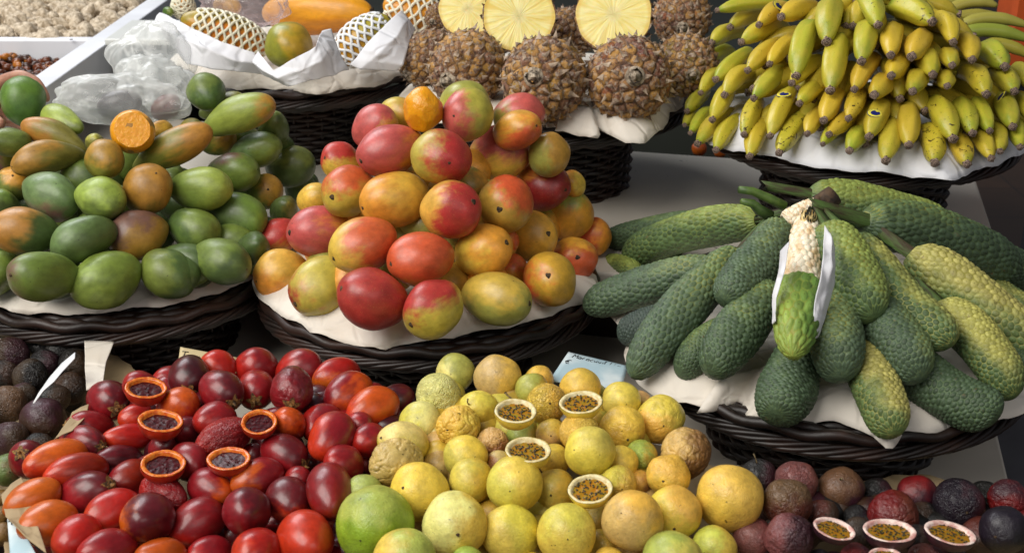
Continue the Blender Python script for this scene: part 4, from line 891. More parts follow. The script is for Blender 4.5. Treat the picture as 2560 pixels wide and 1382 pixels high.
def inner_slope(x0, x1, y0, y1, fn, rf, seed, dz=1.45, ok=None):
    rnd = random.Random(seed)
    def f(q):
        while True:
            x, y = rnd.uniform(x0, x1), rnd.uniform(y0, y1)
            if ok is None or ok(x, y): break
        return x, y, fn(x, y) - rf * dz, rf
    return f
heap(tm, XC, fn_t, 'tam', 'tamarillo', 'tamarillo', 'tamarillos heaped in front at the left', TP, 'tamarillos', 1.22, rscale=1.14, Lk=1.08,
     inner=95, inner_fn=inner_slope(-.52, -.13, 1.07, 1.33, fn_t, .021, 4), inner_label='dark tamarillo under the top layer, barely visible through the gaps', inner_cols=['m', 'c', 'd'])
for k, (cx, cy, a, b_, tl, lab) in enumerate([(838, 432, 119, 58, 4, 'halved tamarillo with dark juicy pulp, the highest of the five cut ones'), (922, 621, 129, 60, 2, 'halved tamarillo filled with dark juice, second highest cut one on the left side'),
        (1487, 628, 108, 70, -4, 'small halved tamarillo with orange rim beside a dull orange-brown one'), (937, 866, 128, 74, 0, 'halved tamarillo with a bright reflection in its pulp, lowest of the cut ones'), (1312, 838, 125, 62, -6, 'shallow halved tamarillo with wide orange rim between the wrinkled and orange ones')]):
    x, y = XC(cx, cy); d = surf_depth(x, y + 12, fn_t) - .047
    half('tam', x, y, a * .4356, b_ * .4356, d, lab, 'tamarillo half', 'cut tamarillos on the heap', TP['r'], TP['R'], tl, .95 if k != 4 else .8, .95, k, 'halved_tamarillo')
# ------------------------------------------------------------------ yellow passion fruit
XE = xf_(840, 860, .3777)
YP = dict(y='e0c24c', p='dacf80', g='a4b04e', G='80a428', l='cabe52', o='dab048', t='c8a562', b='8a6034', m='c0a036', n='a88e40')
def Y(x, y, r, c, look, k='pas', wr=.2, s=(None, None), **o):
    if s[0] is None and not o.get('hid'): a = random.uniform(-2.9, .1); q = random.uniform(.15, .6); s = (x + r * q * math.cos(a), y - r * q * math.sin(a))
    o.pop('hid', None); return (x, y, r, s[0], s[1], c, look, dict(o, k=k, wr=wr))
yl = ('y', 'l', 150, .5); yo = ('y', 'o', 20, .4)
yp = [
 ('back row', [Y(790, 187, 121, ('g', 'p', 200, .5), 'pale green passion fruit', f=.1), Y(1068, 226, 147, ('t', 'o', 20, .5), 'tan orange passion fruit with dry stalk', s=(1120, 318), stalk=True, f=.2),
   Y(1345, 235, 92, ('o', 'o', 20, .5), 'orange passion fruit behind', f=-.8), Y(1298, 300, 104, ('m', 'g', 150, .1), 'dull green passion fruit', f=-.3), Y(1620, 292, 126, ('y', 'o', 90, .5), 'clear yellow passion fruit before the blue card', f=-.2),
   Y(2010, 385, 76, ('t', 't', 90, .5), 'tan passion fruit peeking behind', f=-.9)]),
 ('second row', [Y(680, 345, 146, ('p', 'p', 0, .5), 'pale lemon wrinkled passion fruit', 'pasm', .7, f=.3), Y(945, 437, 126, ('m', 'y', 100, .4), 'mustard passion fruit with a thin stalk', stalk=True, s=(880, 400), f=-.1),
   Y(1395, 393, 124, yo, 'crumpled yellow-orange passion fruit', 'pasm', .9), Y(1888, 375, 120, ('l', 'y', 50, .2), 'smooth yellow-green passion fruit', f=-.1), Y(2145, 494, 149, ('y', 'o', 250, .3), 'pimpled yellow passion fruit', 'pasm', .3, f=.2)]),
 ('third row', [Y(560, 520, 134, ('p', 'l', 200, .3), 'pale yellow passion fruit', f=-.1), Y(808, 547, 138, ('o', 'o', 0, .5), 'heavily wrinkled orange passion fruit', 'pasw', .9, f=.4),
   Y(1245, 612, 116, ('g', 'm', 0, .6), 'green passion fruit behind a cut half', f=-.6), Y(1425, 592, 94, ('t', 'o', 90, .3), 'small tan passion fruit', f=-.4), Y(1612, 585, 122, yo, 'passion fruit with a dented top', 'pasm', .6, f=-.2),
   Y(1735, 500, 72, ('m', 'g', 0, .4), 'little olive passion fruit in shade', f=-.9), Y(1895, 560, 143, ('m', 'y', 90, .2), 'mustard passion fruit with scabby brown patch', 'pasm', .3, s=(1930, 630), f=.3)]),
 ('fourth row', [Y(445, 655, 138, ('y', 'p', 90, .3), 'broad yellow passion fruit lying behind the tan one', L=1.3, s=(300, 620), f=-.2), Y(1040, 655, 98, ('b', 't', 120, .2), 'brown shrivelled passion fruit', 'pasw', .8, f=-.5),
   Y(1683, 706, 157, ('y', 'l', 60, .6), 'large bright yellow passion fruit with black scars', s=(1575, 700), f=.5), Y(2020, 745, 102, ('g', 'm', 0, .6), 'wrinkled green passion fruit', 'pasm', .5, f=-.5), Y(2320, 720, 152, ('b', 't', 150, .5), 'big crumpled brown passion fruit', 'pasw', 1.0, f=.1)]),
 ('fifth row', [Y(392, 778, 147, ('t', 't', 0, .5), 'tan leathery passion fruit', 'pasw', .5, L=1.22, s=(255, 850), f=.3), Y(685, 800, 108, ('n', 't', 0, .5), 'dull tan passion fruit', f=-.5), Y(856, 745, 138, ('l', 'y', 40, .4), 'yellow-green passion fruit with tiny scars', f=.2),
   Y(1080, 790, 84, ('t', 'b', 200, .4), 'brownish orange passion fruit', f=-.8), Y(1440, 765, 100, ('o', 'y', 90, .5), 'orange passion fruit beside a cut half', f=-.4), Y(1885, 785, 110, ('o', 'y', 90, .3), 'plain orange passion fruit', f=-.3), Y(2200, 868, 133, ('y', 'o', 90, .3), 'yellow-orange passion fruit with dark hollow', 'pasm', .3, f=.2)]),
 ('sixth row', [Y(185, 985, 118, ('p', 'g', 90, .4), 'very pale green passion fruit', f=-.5), Y(895, 900, 140, ('l', 'm', 0, .3), 'olive green passion fruit', f=.3), Y(1185, 924, 174, ('y', 'l', 200, .3), 'large yellow passion fruit with small black dots', f=.6), Y(1450, 965, 132, ('l', 'm', 0, .3), 'olive yellow passion fruit', f=-.1),
   Y(1865, 918, 112, ('o', 'y', 150, .3), 'golden wrinkled passion fruit', 'pasm', .5, f=-.2), Y(2015, 915, 78, ('o', 'b', 0, .5), 'dark orange passion fruit', f=-.8)]),
 ('seventh row', [Y(258, 1188, 238, ('G', 'g', 100, .6), 'very large glossy bright green passion fruit', f=.2, L=1.02), Y(555, 975, 180, ('o', 'y', 90, .1), 'orange-yellow passion fruit with a pinkish bruise', s=(445, 950), f=.4),
   Y(1030, 1125, 96, ('m', 'm', 0, .5), 'mustard passion fruit in a gap', f=-.8), Y(1730, 1190, 118, ('n', 'm', 0, .5), 'shaded mustard passion fruit', f=-.9), Y(1965, 1165, 188, ('t', 'o', 60, .5), 'large smooth tan passion fruit', s=(1885, 1115), f=.5), Y(2240, 1112, 168, ('y', 'o', 40, .3), 'yellow passion fruit with fine cracks', f=.3)]),
 ('eighth row', [Y(787, 1192, 203, ('y', 'p', 150, .2), 'biggest freckled yellow passion fruit', L=1.06, f=.6), Y(1155, 1252, 179, ('y', 'l', 200, .2), 'yellow passion fruit with a crumbly scar', s=(1062, 1195), f=.4), Y(1525, 1250, 187, ('y', 'l', 90, .4), 'round plain yellow passion fruit', f=.4), Y(1760, 1330, 100, ('m', 'o', 0, .4), 'golden passion fruit low in a gap', f=-.7),
   Y(2606, 1018, 209, ('y', 'o', 200, .5), 'very large lemon yellow passion fruit next to the purple ones', s=(2670, 970), f=.2), Y(2500, 1350, 140, ('y', 'l', 150, .3), 'small yellow passion fruit by the purple ones', f=-.2)]),
 ('bottom row', [Y(455, 1425, 194, ('y', 'g', 40, .4), 'yellow passion fruit with a green cheek', f=.2), Y(870, 1450, 108, ('g', 'g', 0, .5), 'green passion fruit showing only its top', f=-.2), Y(1810, 1450, 105, ('o', 'y', 0, .5), 'orange passion fruit showing only its top', f=0), Y(2225, 1432, 184, ('g', 'l', 0, .4), 'green-yellow passion fruit', f=.3), Y(1300, 1450, 70, ('m', 'l', 0, .4), 'sliver of a mustard passion fruit', f=-.4)]),
]
fn_y = slope(1.07, .745, .28)
heap(yp, XE, fn_y, 'pas', 'yellow_passion_fruit', 'passion fruit', 'yellow passion fruit heaped front centre', YP, 'yellow heap', 1.05, rscale=1.07,
     inner=56, inner_fn=inner_slope(-.12, .20, 1.07, 1.31, fn_y, .024, 6, ok=lambda x, y: -.13 + (y - 1.07) * .2 < x < .20 - (y - 1.07) * .35), inner_label='dull passion fruit under the top layer, barely visible through the gaps', inner_cols=['m', 'n', 't', 'l'])
for k, (cx, cy, a, b_, tl, ca, lab) in enumerate([(1189, 440, 146, 72, 3, 'y', 'halved yellow passion fruit, left of the two highest cut ones'), (1620, 382, 143, 72, -3, 'l', 'halved green-yellow passion fruit right of the crumpled orange-yellow one'),
        (1272, 697, 159, 70, 3, 'y', 'halved passion fruit with wide pale rim below the green one'), (1682, 955, 148, 92, -4, 'l', 'halved passion fruit with green skin, the lowest cut one of the yellow heap')]):
    x, y = XE(cx, cy); d = surf_depth(x, y + 12, fn_y) - .05
    half('pas', x, y, a * .3777, b_ * .3777, d, lab, 'passion fruit half', 'cut yellow passion fruit', YP[ca], YP['y'], tl, .85, .97, k, 'halved_passion_fruit')
# ------------------------------------------------------------------ purple passion fruit, right and left
XH = xf_(1700, 1080, .3359)
QP = dict(i='1c1420', m='3c1a24', r='5c2a1c', p='7a4440', R='6e1416', k='141210', b='3c2818', t='6a4a30', g='66783a')
def Q(x, y, r, c, look, k='pur', wr=.5, **o): 
    s = o.pop('s', None)
    if s is None: a = random.uniform(-3, 3); q = random.uniform(.2, .7); s = (x + r * q * math.cos(a), y - r * q * math.sin(a))
    return (x, y, r, s[0], s[1], c, look, dict(o, k=k, wr=wr))
pu = [
 ('back row', [Q(590, 335, 132, ('k', 'm', 0, .4), 'blackish passion fruit with an upright stalk', s=(570, 215), stalk=True, f=-.5), Q(865, 372, 152, ('p', 'p', 0, .5), 'dusty pinkish brown passion fruit', wr=.6, f=-.2), Q(1197, 432, 165, ('t', 'm', -60, .5), 'brown passion fruit with a short stem', s=(1195, 345), stalk=True, wr=.3),
   Q(1462, 470, 125, ('k', 'm', 0, .4), 'very dark passion fruit in shade', f=-.7), Q(1765, 465, 142, ('m', 'R', 100, .5), 'smooth purple passion fruit', wr=.2, f=-.3), Q(2070, 532, 178, ('i', 'm', 0, .6), 'shiny indigo passion fruit', wr=.5, f=.2), Q(2262, 490, 122, ('k', 'b', 0, .5), 'greenish black passion fruit', f=-.7), Q(2440, 490, 138, ('R', 'm', 100, .6), 'wrinkled red passion fruit', 'purw', .8, f=-.1)]),
 ('middle row', [Q(797, 528, 176, ('r', 't', 90, .4), 'rust brown speckled passion fruit', wr=.5, f=.3), Q(1060, 620, 118, ('r', 'b', 0, .4), 'shaded rusty passion fruit', f=-.8), Q(1310, 640, 95, ('k', 'i', 0, .4), 'black passion fruit in a gap', f=-.9), Q(1585, 620, 178, ('R', 'r', 0, .2), 'warty reddish passion fruit behind the cut ones', 'purw', .6, f=.1),
   Q(1810, 625, 105, ('b', 'k', 0, .4), 'dim olive-brown passion fruit', f=-.7), Q(2410, 725, 170, ('i', 'k', -60, .3), 'smooth blue-black passion fruit', wr=.1, f=.1), Q(2610, 700, 120, ('R', 'r', 0, .4), 'brick red passion fruit at the photo edge', f=.3)]),
 ('front row', [Q(545, 785, 142, ('p', 'p', 0, .5), 'matte pink-brown passion fruit', wr=.3, f=0), Q(812, 785, 172, ('p', 'm', 0, .1), 'deeply creased purple passion fruit', 'purw', 1.0, f=.3), Q(2250, 800, 165, ('b', 'r', 90, .4), 'plain brown passion fruit', wr=.2, f=-.2), Q(1330, 745, 110, ('b', 'k', 0, .4), 'brown passion fruit between the cut ones', f=-1), Q(1760, 790, 100, ('k', 'b', 0, .4), 'dark passion fruit between the cut ones', f=-1)]),
 ('bottom row', [Q(1310, 950, 120, ('R', 'm', 0, .4), 'purple-red passion fruit showing its top', f=.2), Q(1830, 965, 132, ('r', 'm', 0, .4), 'rusty passion fruit showing its top', f=.2), Q(1040, 950, 80, ('i', 'k', 0, .4), 'dark passion fruit showing its top', f=-.5)]),
]
fn_q = slope(1.07, .755, .24)
heap(pu, XH, fn_q, 'pur', 'purple_passion_fruit', 'passion fruit', 'purple passion fruit heaped front right', QP, 'purple heap', 1.06,
     inner=30, inner_fn=inner_slope(.27, .60, 1.05, 1.155, fn_q, .023, 8), inner_label='dark passion fruit under the purple layer, barely visible through the gaps', inner_cols=['k', 'm', 'b'])
for k, (cx, cy, a, b_, tl, lab) in enumerate([(1150, 715, 158, 84, 18, 'halved purple passion fruit, left one of the three in a line'), (1560, 728, 206, 76, 7, 'halved purple passion fruit, middle one of the three in a line'), (2012, 745, 190, 88, 16, 'halved purple passion fruit, right one of the three in a line'), (1530, 915, 130, 45, 4, 'halved passion fruit cut off by the bottom of the photo')]):
    x, y = XH(cx, cy); d = surf_depth(x, y + 12, fn_q) - .05
    half('pur', x, y, a * .3359, b_ * .3359, d, lab, 'passion fruit half', 'cut purple passion fruit', QP['i'], QP['m'], tl, .72, .82 if k < 3 else .9, k, 'halved_purple_passion_fruit')
XJ = xf_(0, 760, .4498)
lp = [
 ('back row', [Q(30, 112, 82, ('k', 'k', 0, .4), 'black passion fruit under the basket'), Q(140, 170, 62, ('k', 'b', 0, .4), 'small black passion fruit', f=-.4), Q(60, 282, 96, ('b', 'm', 0, .3), 'dark brown passion fruit'), Q(228, 228, 92, ('k', 'g', 120, 1.0), 'greenish black glossy passion fruit', wr=.3), Q(330, 260, 72, ('k', 'k', 0, .4), 'black passion fruit in deep shade', f=-.6)]),
 ('second row', [Q(20, 392, 78, ('k', 'b', 0, .4), 'dark passion fruit'), Q(170, 405, 94, ('b', 'k', 0, .4), 'olive brown passion fruit'), Q(248, 335, 80, ('k', 'm', 0, .4), 'nearly black passion fruit', f=-.3), Q(412, 332, 82, ('k', 'b', 0, .4), 'black passion fruit behind the folded card', f=-.3), Q(392, 470, 88, ('b', 'k', 0, .6), 'dull olive passion fruit', f=0)]),
 ('third row', [Q(45, 556, 98, ('t', 'b', 200, .1), 'tan brown passion fruit'), Q(132, 512, 72, ('m', 'b', 0, .4), 'reddish brown passion fruit', f=-.5), Q(300, 525, 84, ('k', 'b', 0, .4), 'blackish passion fruit', f=-.5), Q(240, 645, 118, ('b', 'm', 90, .4), 'large brown passion fruit', wr=.2, f=.2)]),
 ('front row', [Q(60, 752, 96, ('m', 'b', 0, .3), 'purplish brown shiny passion fruit', wr=.4), Q(215, 800, 82, ('k', 'b', 0, .4), 'black passion fruit low in shade', f=-.8), Q(42, 922, 88, ('g', 't', 0, .7), 'olive green passion fruit', wr=.2)]),
]
fn_l = lambda x, y: CAMZ - .752
heap(lp, XJ, fn_l, 'pur', 'dark_passion_fruit', 'passion fruit', 'dark passion fruit in the shade at the left edge', QP, 'dark left heap', 1.06,
     inner=16, inner_fn=inner_slope(-.78, -.50, 1.25, 1.52, fn_l, .023, 9), inner_label='black passion fruit under the left heap, barely visible through the gaps', inner_cols=['k', 'b'])
for k, (px, py, r) in enumerate(((3, 1290, 26), (8, 1335, 30), (5, 1245, 22))):
    d = surf_depth(px, py, slope(1.07, .80, .2)); ax = axis_from(px, py, px + 5, py - 10, r, 1.2)
    make_fruit('pur', 'tan_tuber', CAM + ray(px, py) * d, frame(ax), r * d / FPX, 1.3, rgb('8a6a34'), rgb('7a5a2a'), (0, 0, 1), .3, ulabel('rough tan tuber at the lower left edge, %s from the bottom' % ['second', 'lowest', 'third'][k]), 'tuber', 'tan tubers at the lower left', k=k, scar=False)
# ------------------------------------------------------------------ bananas
XF = xf_(1660, 0, .3516)
fn_b = Cone(BN, ZP2 + .012, .27, .30, 1.6)
G_, Yl, YG = ('b4b034', '82982c', .8), ('ceb032', 'aeac36', 1.0), ('c0ae32', '8c9a2c', .85)
BB = [
 ('top row', [(380, 75, 900, 35, 52, G_, 0, 'long pale green'), (472, 195, 760, 75, 64, YG, 0, 'yellow-green'), (677, 178, 920, 85, 64, Yl, 0, 'yellow banana beside a sticker'), (835, 122, 1110, 95, 76, Yl, .02, 'broad yellow'),
   (1158, 295, 1215, 20, 92, G_, 0, 'plump green-yellow'), (1522, 178, 1400, -30, 78, G_, .03, 'bright green'), (1905, 155, 1590, 50, 85, G_, .04, 'fat green'), (2055, 300, 1900, 150, 74, Yl, .05, 'brown-flecked yellow')]),
 ('second row', [(342, 305, 580, 225, 62, YG, 0, 'short yellow'), (552, 300, 900, 200, 68, YG, .01, 'yellow'), (752, 455, 960, 270, 62, Yl, 0, 'golden'), (597, 500, 860, 300, 66, YG, .05, 'specked yellow'), (940, 540, 1075, 150, 82, G_, 0, 'long curved green-yellow'),
   (1183, 640, 1260, 240, 88, G_, .0, 'straight green-yellow'), (1405, 435, 1450, 180, 82, G_, .02, 'stubby green'), (1612, 392, 1650, 210, 78, Yl, 0, 'end-on yellow'), (1762, 402, 1850, 270, 88, Yl, 0, 'thick golden'), (2190, 425, 2060, 330, 76, Yl, .01, 'plump gold'), (2422, 475, 2250, 360, 84, G_, .05, 'green-yellow')]),
 ('third row', [(285, 490, 500, 350, 52, G_, 0, 'small green'), (370, 565, 650, 360, 66, G_, .0, 'green-yellow'), (262, 660, 400, 500, 54, YG, .03, 'slim yellow'), (432, 675, 680, 520, 68, YG, 0, 'yellow'), (640, 698, 900, 480, 66, G_, 0, 'green'), (910, 590, 1130, 440, 68, Yl, .04, 'shaded orange-yellow'),
   (1355, 635, 1530, 400, 70, Yl, 0, 'slanting golden'), (1617, 538, 1700, 450, 78, Yl, .06, 'round-ended gold'), (1910, 530, 1840, 450, 78, YG, 0, 'end-on olive-yellow'), (2048, 465, 1970, 420, 68, YG, 0, 'small dull yellow'), (2290, 670, 2090, 520, 78, YG, .08, 'scratched yellow-green'), (2490, 650, 2310, 520, 74, G_, .03, 'green')]),
 ('fourth row', [(165, 790, 320, 640, 54, G_, 0, 'small green'), (345, 850, 480, 610, 66, YG, .0, 'curved yellow-green'), (570, 955, 690, 690, 64, YG, .09, 'brown-spotted yellow'), (755, 965, 930, 620, 68, YG, .02, 'yellow banana with a blue and yellow sticker'), (965, 735, 1140, 610, 66, YG, .03, 'stubby green-yellow'),
   (1137, 855, 1270, 600, 76, Yl, .0, 'smooth golden'), (1313, 840, 1390, 650, 68, Yl, .11, 'golden banana with a black star mark'), (1497, 675, 1600, 615, 82, YG, .02, 'end-on yellow'), (1768, 650, 1800, 590, 78, YG, .03, 'end-on olive'), (2013, 613, 1930, 590, 66, YG, .04, 'narrow olive'), (2480, 900, 2390, 680, 76, G_, .02, 'green banana with a sticker on top'), (2590, 620, 2460, 500, 60, G_, 0, 'green banana at the edge')]),
 ('fifth row', [(147, 890, 260, 810, 44, G_, 0, 'tiny green'), (190, 945, 350, 780, 50, G_, 0, 'narrow green'), (1020, 950, 1150, 790, 62, Yl, .02, 'clean yellow'), (1175, 955, 1420, 790, 64, Yl, .08, 'yellow banana with a dark slash'), (1460, 970, 1570, 750, 78, YG, .02, 'olive banana with a round sticker'), (1740, 1030, 1730, 740, 80, YG, .0, 'thick upright yellow-green'),
   (2055, 985, 1890, 720, 88, YG, .06, 'large mottled yellow-green'), (2195, 945, 2080, 720, 72, G_, .08, 'brown-edged green'), (2315, 930, 2200, 700, 64, G_, .03, 'shaded green'), (2600, 850, 2500, 700, 62, G_, 0, 'dark green banana at the edge')]),
 ('bottom row', [(240, 1020, 520, 780, 66, YG, .04, 'yellow banana with a black patch'), (370, 1065, 580, 840, 66, YG, .05, 'rough-marked yellow-green'), (610, 1110, 750, 840, 70, YG, .05, 'scarred yellow-green'), (820, 1085, 1030, 800, 72, YG, .13, 'heavily black-veined yellow'), (1130, 1025, 1270, 940, 50, G_, .04, 'short dark green'), (1320, 1070, 1470, 920, 72, G_, .03, 'green-yellow'),
   (1578, 1140, 1620, 880, 82, YG, .01, 'smooth yellow-green'), (1925, 1155, 1830, 910, 84, YG, .13, 'black-blotched yellow'), (2155, 1165, 2010, 940, 78, YG, .10, 'brown-blotched yellow'), (2325, 1125, 2180, 940, 70, YG, .03, 'yellow-green'), (2390, 1075, 2330, 890, 62, YG, .07, 'freckled yellow'), (2530, 1045, 2460, 880, 64, G_, .02, 'green')]),
]
nb = 0; ban_objs = {}
for rn, row in BB:
    row = sorted(row, key=lambda a: a[0])
    for i, (tx, ty, bx, by, r, c, sp, look) in enumerate(row):
        x, y = XF(tx, ty); x2, y2 = XF(bx, by); d = surf_depth(x, y, fn_b) - .01; s = .3516 * .97
        pos = 'leftmost' if i == 0 else 'rightmost' if i == len(row) - 1 else ORD[i] + ' from left'
        if 'banana' not in look: look += ' banana'
        o = banana(x, y, x2, y2, r * s * 1.03, d, .125, c[0], c[1], c[2], sp, ulabel(f"{look}, {pos}, {rn} of the bunch"), nb)
        ban_objs[(tx, ty)] = o; nb += 1
fill = random.Random(3)
for q in range(80):   # bananas deeper in the bunch
    a = fill.uniform(-3.3, .3); s = fill.uniform(.3, .93); z = ZP2 + .012 + .27 * (1 - s ** 1.6) * fill.uniform(.35, 1) - .012
    rad = .30 * s - .02; T_ = np.array([BN[0] + rad * math.cos(a), BN[1] + rad * math.sin(a), z]); inw = np.array([-math.cos(a), -math.sin(a), .2])
    o = link('banana', ME['ban'][q % 5]); place(o, T_, frame(inw, (0, 0, 1)), (.0155, .0155, .12)); tag(o, 'shaded banana deep inside the bunch, barely visible through the gaps', 'banana', 'bananas deep inside the bunch')
    o['ca'] = list(rgb('b8a430')); o['cb'] = list(rgb('84902c')); o['bt'] = .8; o['sp'] = .0; link('blossom_end', TIPM[q % 3], o).matrix_local = Matrix.Diagonal((1, 1, .0155 / .12, 1))
def sticker_on(key, px, py, r):
    o = ban_objs[key]; dg_ = bpy.context.view_layer; dg_.update(); mw = o.matrix_world.inverted(); v = ray(px, py)
    o0 = mw @ Vector(CAM); d0 = (mw.to_3x3() @ Vector(v)).normalized(); hit, loc, nrm, _ = o.ray_cast(o0, d0)
    if not hit: print('sticker miss', key); return
    p = o.matrix_world @ loc; n = (o.matrix_world.inverted().transposed().to_3x3() @ nrm).normalized(); M3 = frame(np.array(n), CR); b = MB()
    def disc(a, z, mi, hole=0, sx=1.25, n_=28, off=(0, 0)):
        V = []; 
        rr = r
        for k in range(n_): t = 2 * math.pi * k / n_; V.append((off[0] * r + r * a * sx * math.cos(t), off[1] * r + r * a * math.sin(t)))
        V = [(0 + off[0] * r, off[1] * r)] + V
        V3 = [(x, y, z * r - (x * x + y * y) / .05 * .9) for x, y in V]; b.add(V3, [(0, 1 + k, 1 + (k + 1) % n_) for k in range(n_)], mi)
    disc(1.0, .10, 1); disc(.93, .14, 0); disc(.55, .18, 1, off=(.02, -.12), sx=1.4); disc(.22, .22, 0, off=(.35, .22))
    for k in range(9):
        t = .5 + k * .27; x, y = r * .76 * 1.25 * math.cos(t), r * .76 * math.sin(t); b.add([(x - r * .05, y - r * .07, r * .2 - (x * x + y * y) / .05 * .9), (x + r * .05, y - r * .07, r * .2 - (x * x + y * y) / .05 * .9), (x + r * .04, y + r * .09, r * .2 - (x * x + y * y) / .05 * .9)], [(0, 1, 2)], 1)
    m = np.eye(4); m[:3, :3] = M3; m[:3, 3] = np.array(p) + np.array(n) * .0004; T4 = mw @ Matrix(m.tolist())
    b.V = [tuple(T4 @ Vector(v)) for v in b.V]; b.build('sticker', [M_sty, M_stb], o)
for key, sx, sy in (((755, 965), 852, 672), ((1460, 970), 1500, 805), ((677, 178), 812, 42), ((2480, 900), 2395, 690)):
    x, y = XF(sx, sy); sticker_on(key, x, y, .0088)
# the pale bananas at the far right top, seen from the side
fan = [((1880, 110), (2090, -20), (2420, -50), 34), ((1930, 130), (2160, 20), (2370, 45), 42), ((1980, 165), (2150, 110), (2370, 110), 40), ((2060, 215), (2300, 130), (2600, 190), 44), ((2080, 270), (2300, 215), (2620, 290), 50), ((2240, 330), (2420, 320), (2640, 420), 44)]
for k, (a, m, e, r) in enumerate(fan):
    d = 2.16 - k * .015; pa, pm, pe = [P(*XF(*q_), d) for q_ in (a, m, e)]; t = np.linspace(0, 1, 22)[:, None]; ctrl = 2 * pm - .5 * (pa + pe); pts = (1 - t) ** 2 * pa + 2 * t * (1 - t) * ctrl + t * t * pe
    rr = np.interp(t[:, 0], [0, .08, .25, .7, .93, 1], [.35, .5, .95, 1, .6, .3]) * r * .3516 * d / FPX
    b = MB(); pc = pts.mean(0); b.tube([p_ - pc for p_ in pts], rr, 14, up=(.1, .9, .2)); o = b.build('banana', M_ban); o.location = pc
    tag(o, ulabel('long pale banana curving away at the far right, %s from the top of its fan' % ORD[k]), 'banana', 'pale bananas at the far right'); o['ca'] = list(rgb(['bfae58', 'c2a850', '9a923c', 'b3a64c', '8ea034', 'a39c30'][k])); o['cb'] = list(rgb('8c9440')); o['bt'] = .9; o['sp'] = -.05
# ------------------------------------------------------------------ monstera fruit
XG = xf_(1440, 440, .5066)
fn_n = Cone(MN, ZP1 + .02, .165, .30, 1.0)
MC = dict(d=('45573f', '64784a', 1.1), b=('4a5c46', '6a7c50', .9), g=('50653f', '86944a', .65), y=('50653c', 'a8a456', .65), Y=('5c7040', 'aea65e', .45), k=('404c46', '4a5a44', 1.2))
MO = [ # tip, base, r, colour, direction of the yellow side, depth nudges (tip, base), label
 ((240, 405), (905, 222), 88, 'g', 60, -.02, 0, 'long green monstera fruit brightening to yellow-green at its stalk end, upper left'),
 ((135, 325), (660, 225), 62, 'd', 90, .05, .05, 'dark monstera fruit lying behind all others at the upper left'),
 ((105, 430), (420, 400), 72, 'k', 90, .02, .04, 'blue-black monstera tip between the two upper left fruits'),
 ((38, 470), (300, 470), 55, 'g', 90, .04, .04, 'light green monstera tip beside the mangoes'),
 ((38, 650), (700, 455), 90, 'b', 60, -.02, .01, 'thick grey-green monstera fruit reaching furthest left'),
 ((12, 590), (260, 560), 52, 'k', 60, .05, .05, 'dark monstera tip peeping behind the furthest left one'),
 ((272, 990), (810, 385), 103, 'b', 60, -.01, .0, 'very long dark monstera fruit slanting to the lower left paper'),
 ((205, 795), (520, 690), 76, 'k', 60, .03, .05, 'short blue-green monstera tip under the very long one'),
 ((730, 610), (1015, 255), 110, 'b', 90, -.045, -.03, 'smooth-tipped monstera fruit just left of the peeled one'),
 ((505, 985), (790, 740), 82, 'd', 90, .02, .04, 'stubby dark monstera fruit, lower left, partly behind its thicker neighbour'),
 ((655, 975), (980, 560), 112, 'd', 90, -.01, .02, 'stout dark green monstera fruit at the lower left centre'),
 ((985, 1175), (1110, 840), 128, 'd', 90, -.005, .03, 'blunt dark monstera fruit directly below the peeled one'),
 ((1310, 995), (1215, 600), 122, 'b', 90, -.02, .01, 'rounded green monstera fruit right below the paper strip'),
 ((1470, 700), (1235, 270), 118, 'g', 60, -.04, -.02, 'fresh green monstera fruit with yellow seams right of the peeled one'),
 ((1860, 835), (1360, 315), 112, 'y', 40, -.03, -.01, 'green monstera fruit turning yellow along its right side'),
 ((1705, 1000), (1400, 640), 116, 'b', 20, -.01, .02, 'dark monstera fruit with a pale bluntly rounded tip, lower right'),
 ((1570, 1275), (1390, 850), 108, 'Y', 60, .0, .03, 'speckled yellow-green monstera fruit hanging over the basket rim'),
 ((2095, 1185), (1600, 890), 122, 'd', 90, .0, .03, 'large dark monstera fruit lying low at the right rim'),
 ((2170, 1090), (1790, 640), 105, 'y', 70, .0, .02, 'green and yellow monstera fruit pointing to the lower right'),
 ((2300, 900), (1650, 385), 118, 'Y', 80, .0, .01, 'long yellow monstera fruit with black scuffs'),
 ((2330, 720), (1900, 450), 85, 'y', 90, .02, .03, 'yellow-green monstera fruit cut by the right photo edge'),
 ((2175, 485), (1420, 225), 118, 'd', 110, .0, .02, 'very long dark monstera fruit reaching to the upper right'),
 ((1850, 260), (1150, 95), 95, 'g', 90, .09, .09, 'bright green monstera fruit arching along the back'),
 ((2230, 440), (1850, 270), 76, 'd', 90, .06, .06, 'dim monstera fruit behind the very long upper right one'),
 ((2300, 640), (2050, 430), 78, 'd', 90, .03, .04, 'dark monstera fruit at the right photo edge'),
 ((2260, 1010), (2000, 800), 82, 'd', 90, .03, .05, 'shaded dark monstera fruit, lower right photo edge'),
]
def mon_place(o, t, b_, r, dt, db, bd_deg, c, k):
    A = P(*t, dt); B = P(*b_, db); ax = B - A; L = np.linalg.norm(ax); rw = r * (dt + db) / 2 / FPX; M3 = frame(ax, (0, 0, 1))
    place(o, A, M3, (rw, rw, L)); ca, cb, bt = MC[c]; o['ca'] = list(rgb(ca)); o['cb'] = list(rgb(cb)); o['bt'] = bt; o['bd'] = [float(v) for v in M3.T @ img_dir(bd_deg, .3)]; return M3, rw, L
stub = MB(); stub.tube([(0, 0, .97), (0, 0, 1.0), (.1, 0, 1.05), (.25, .05, 1.12)], [.42, .4, .27, .24], 14); STUB = stub.mesh('stalk', [plain('monstera_stalk', rgb('4a3a26'), .7, .3, 4, (20, .4), rgb('4f6a30'))])
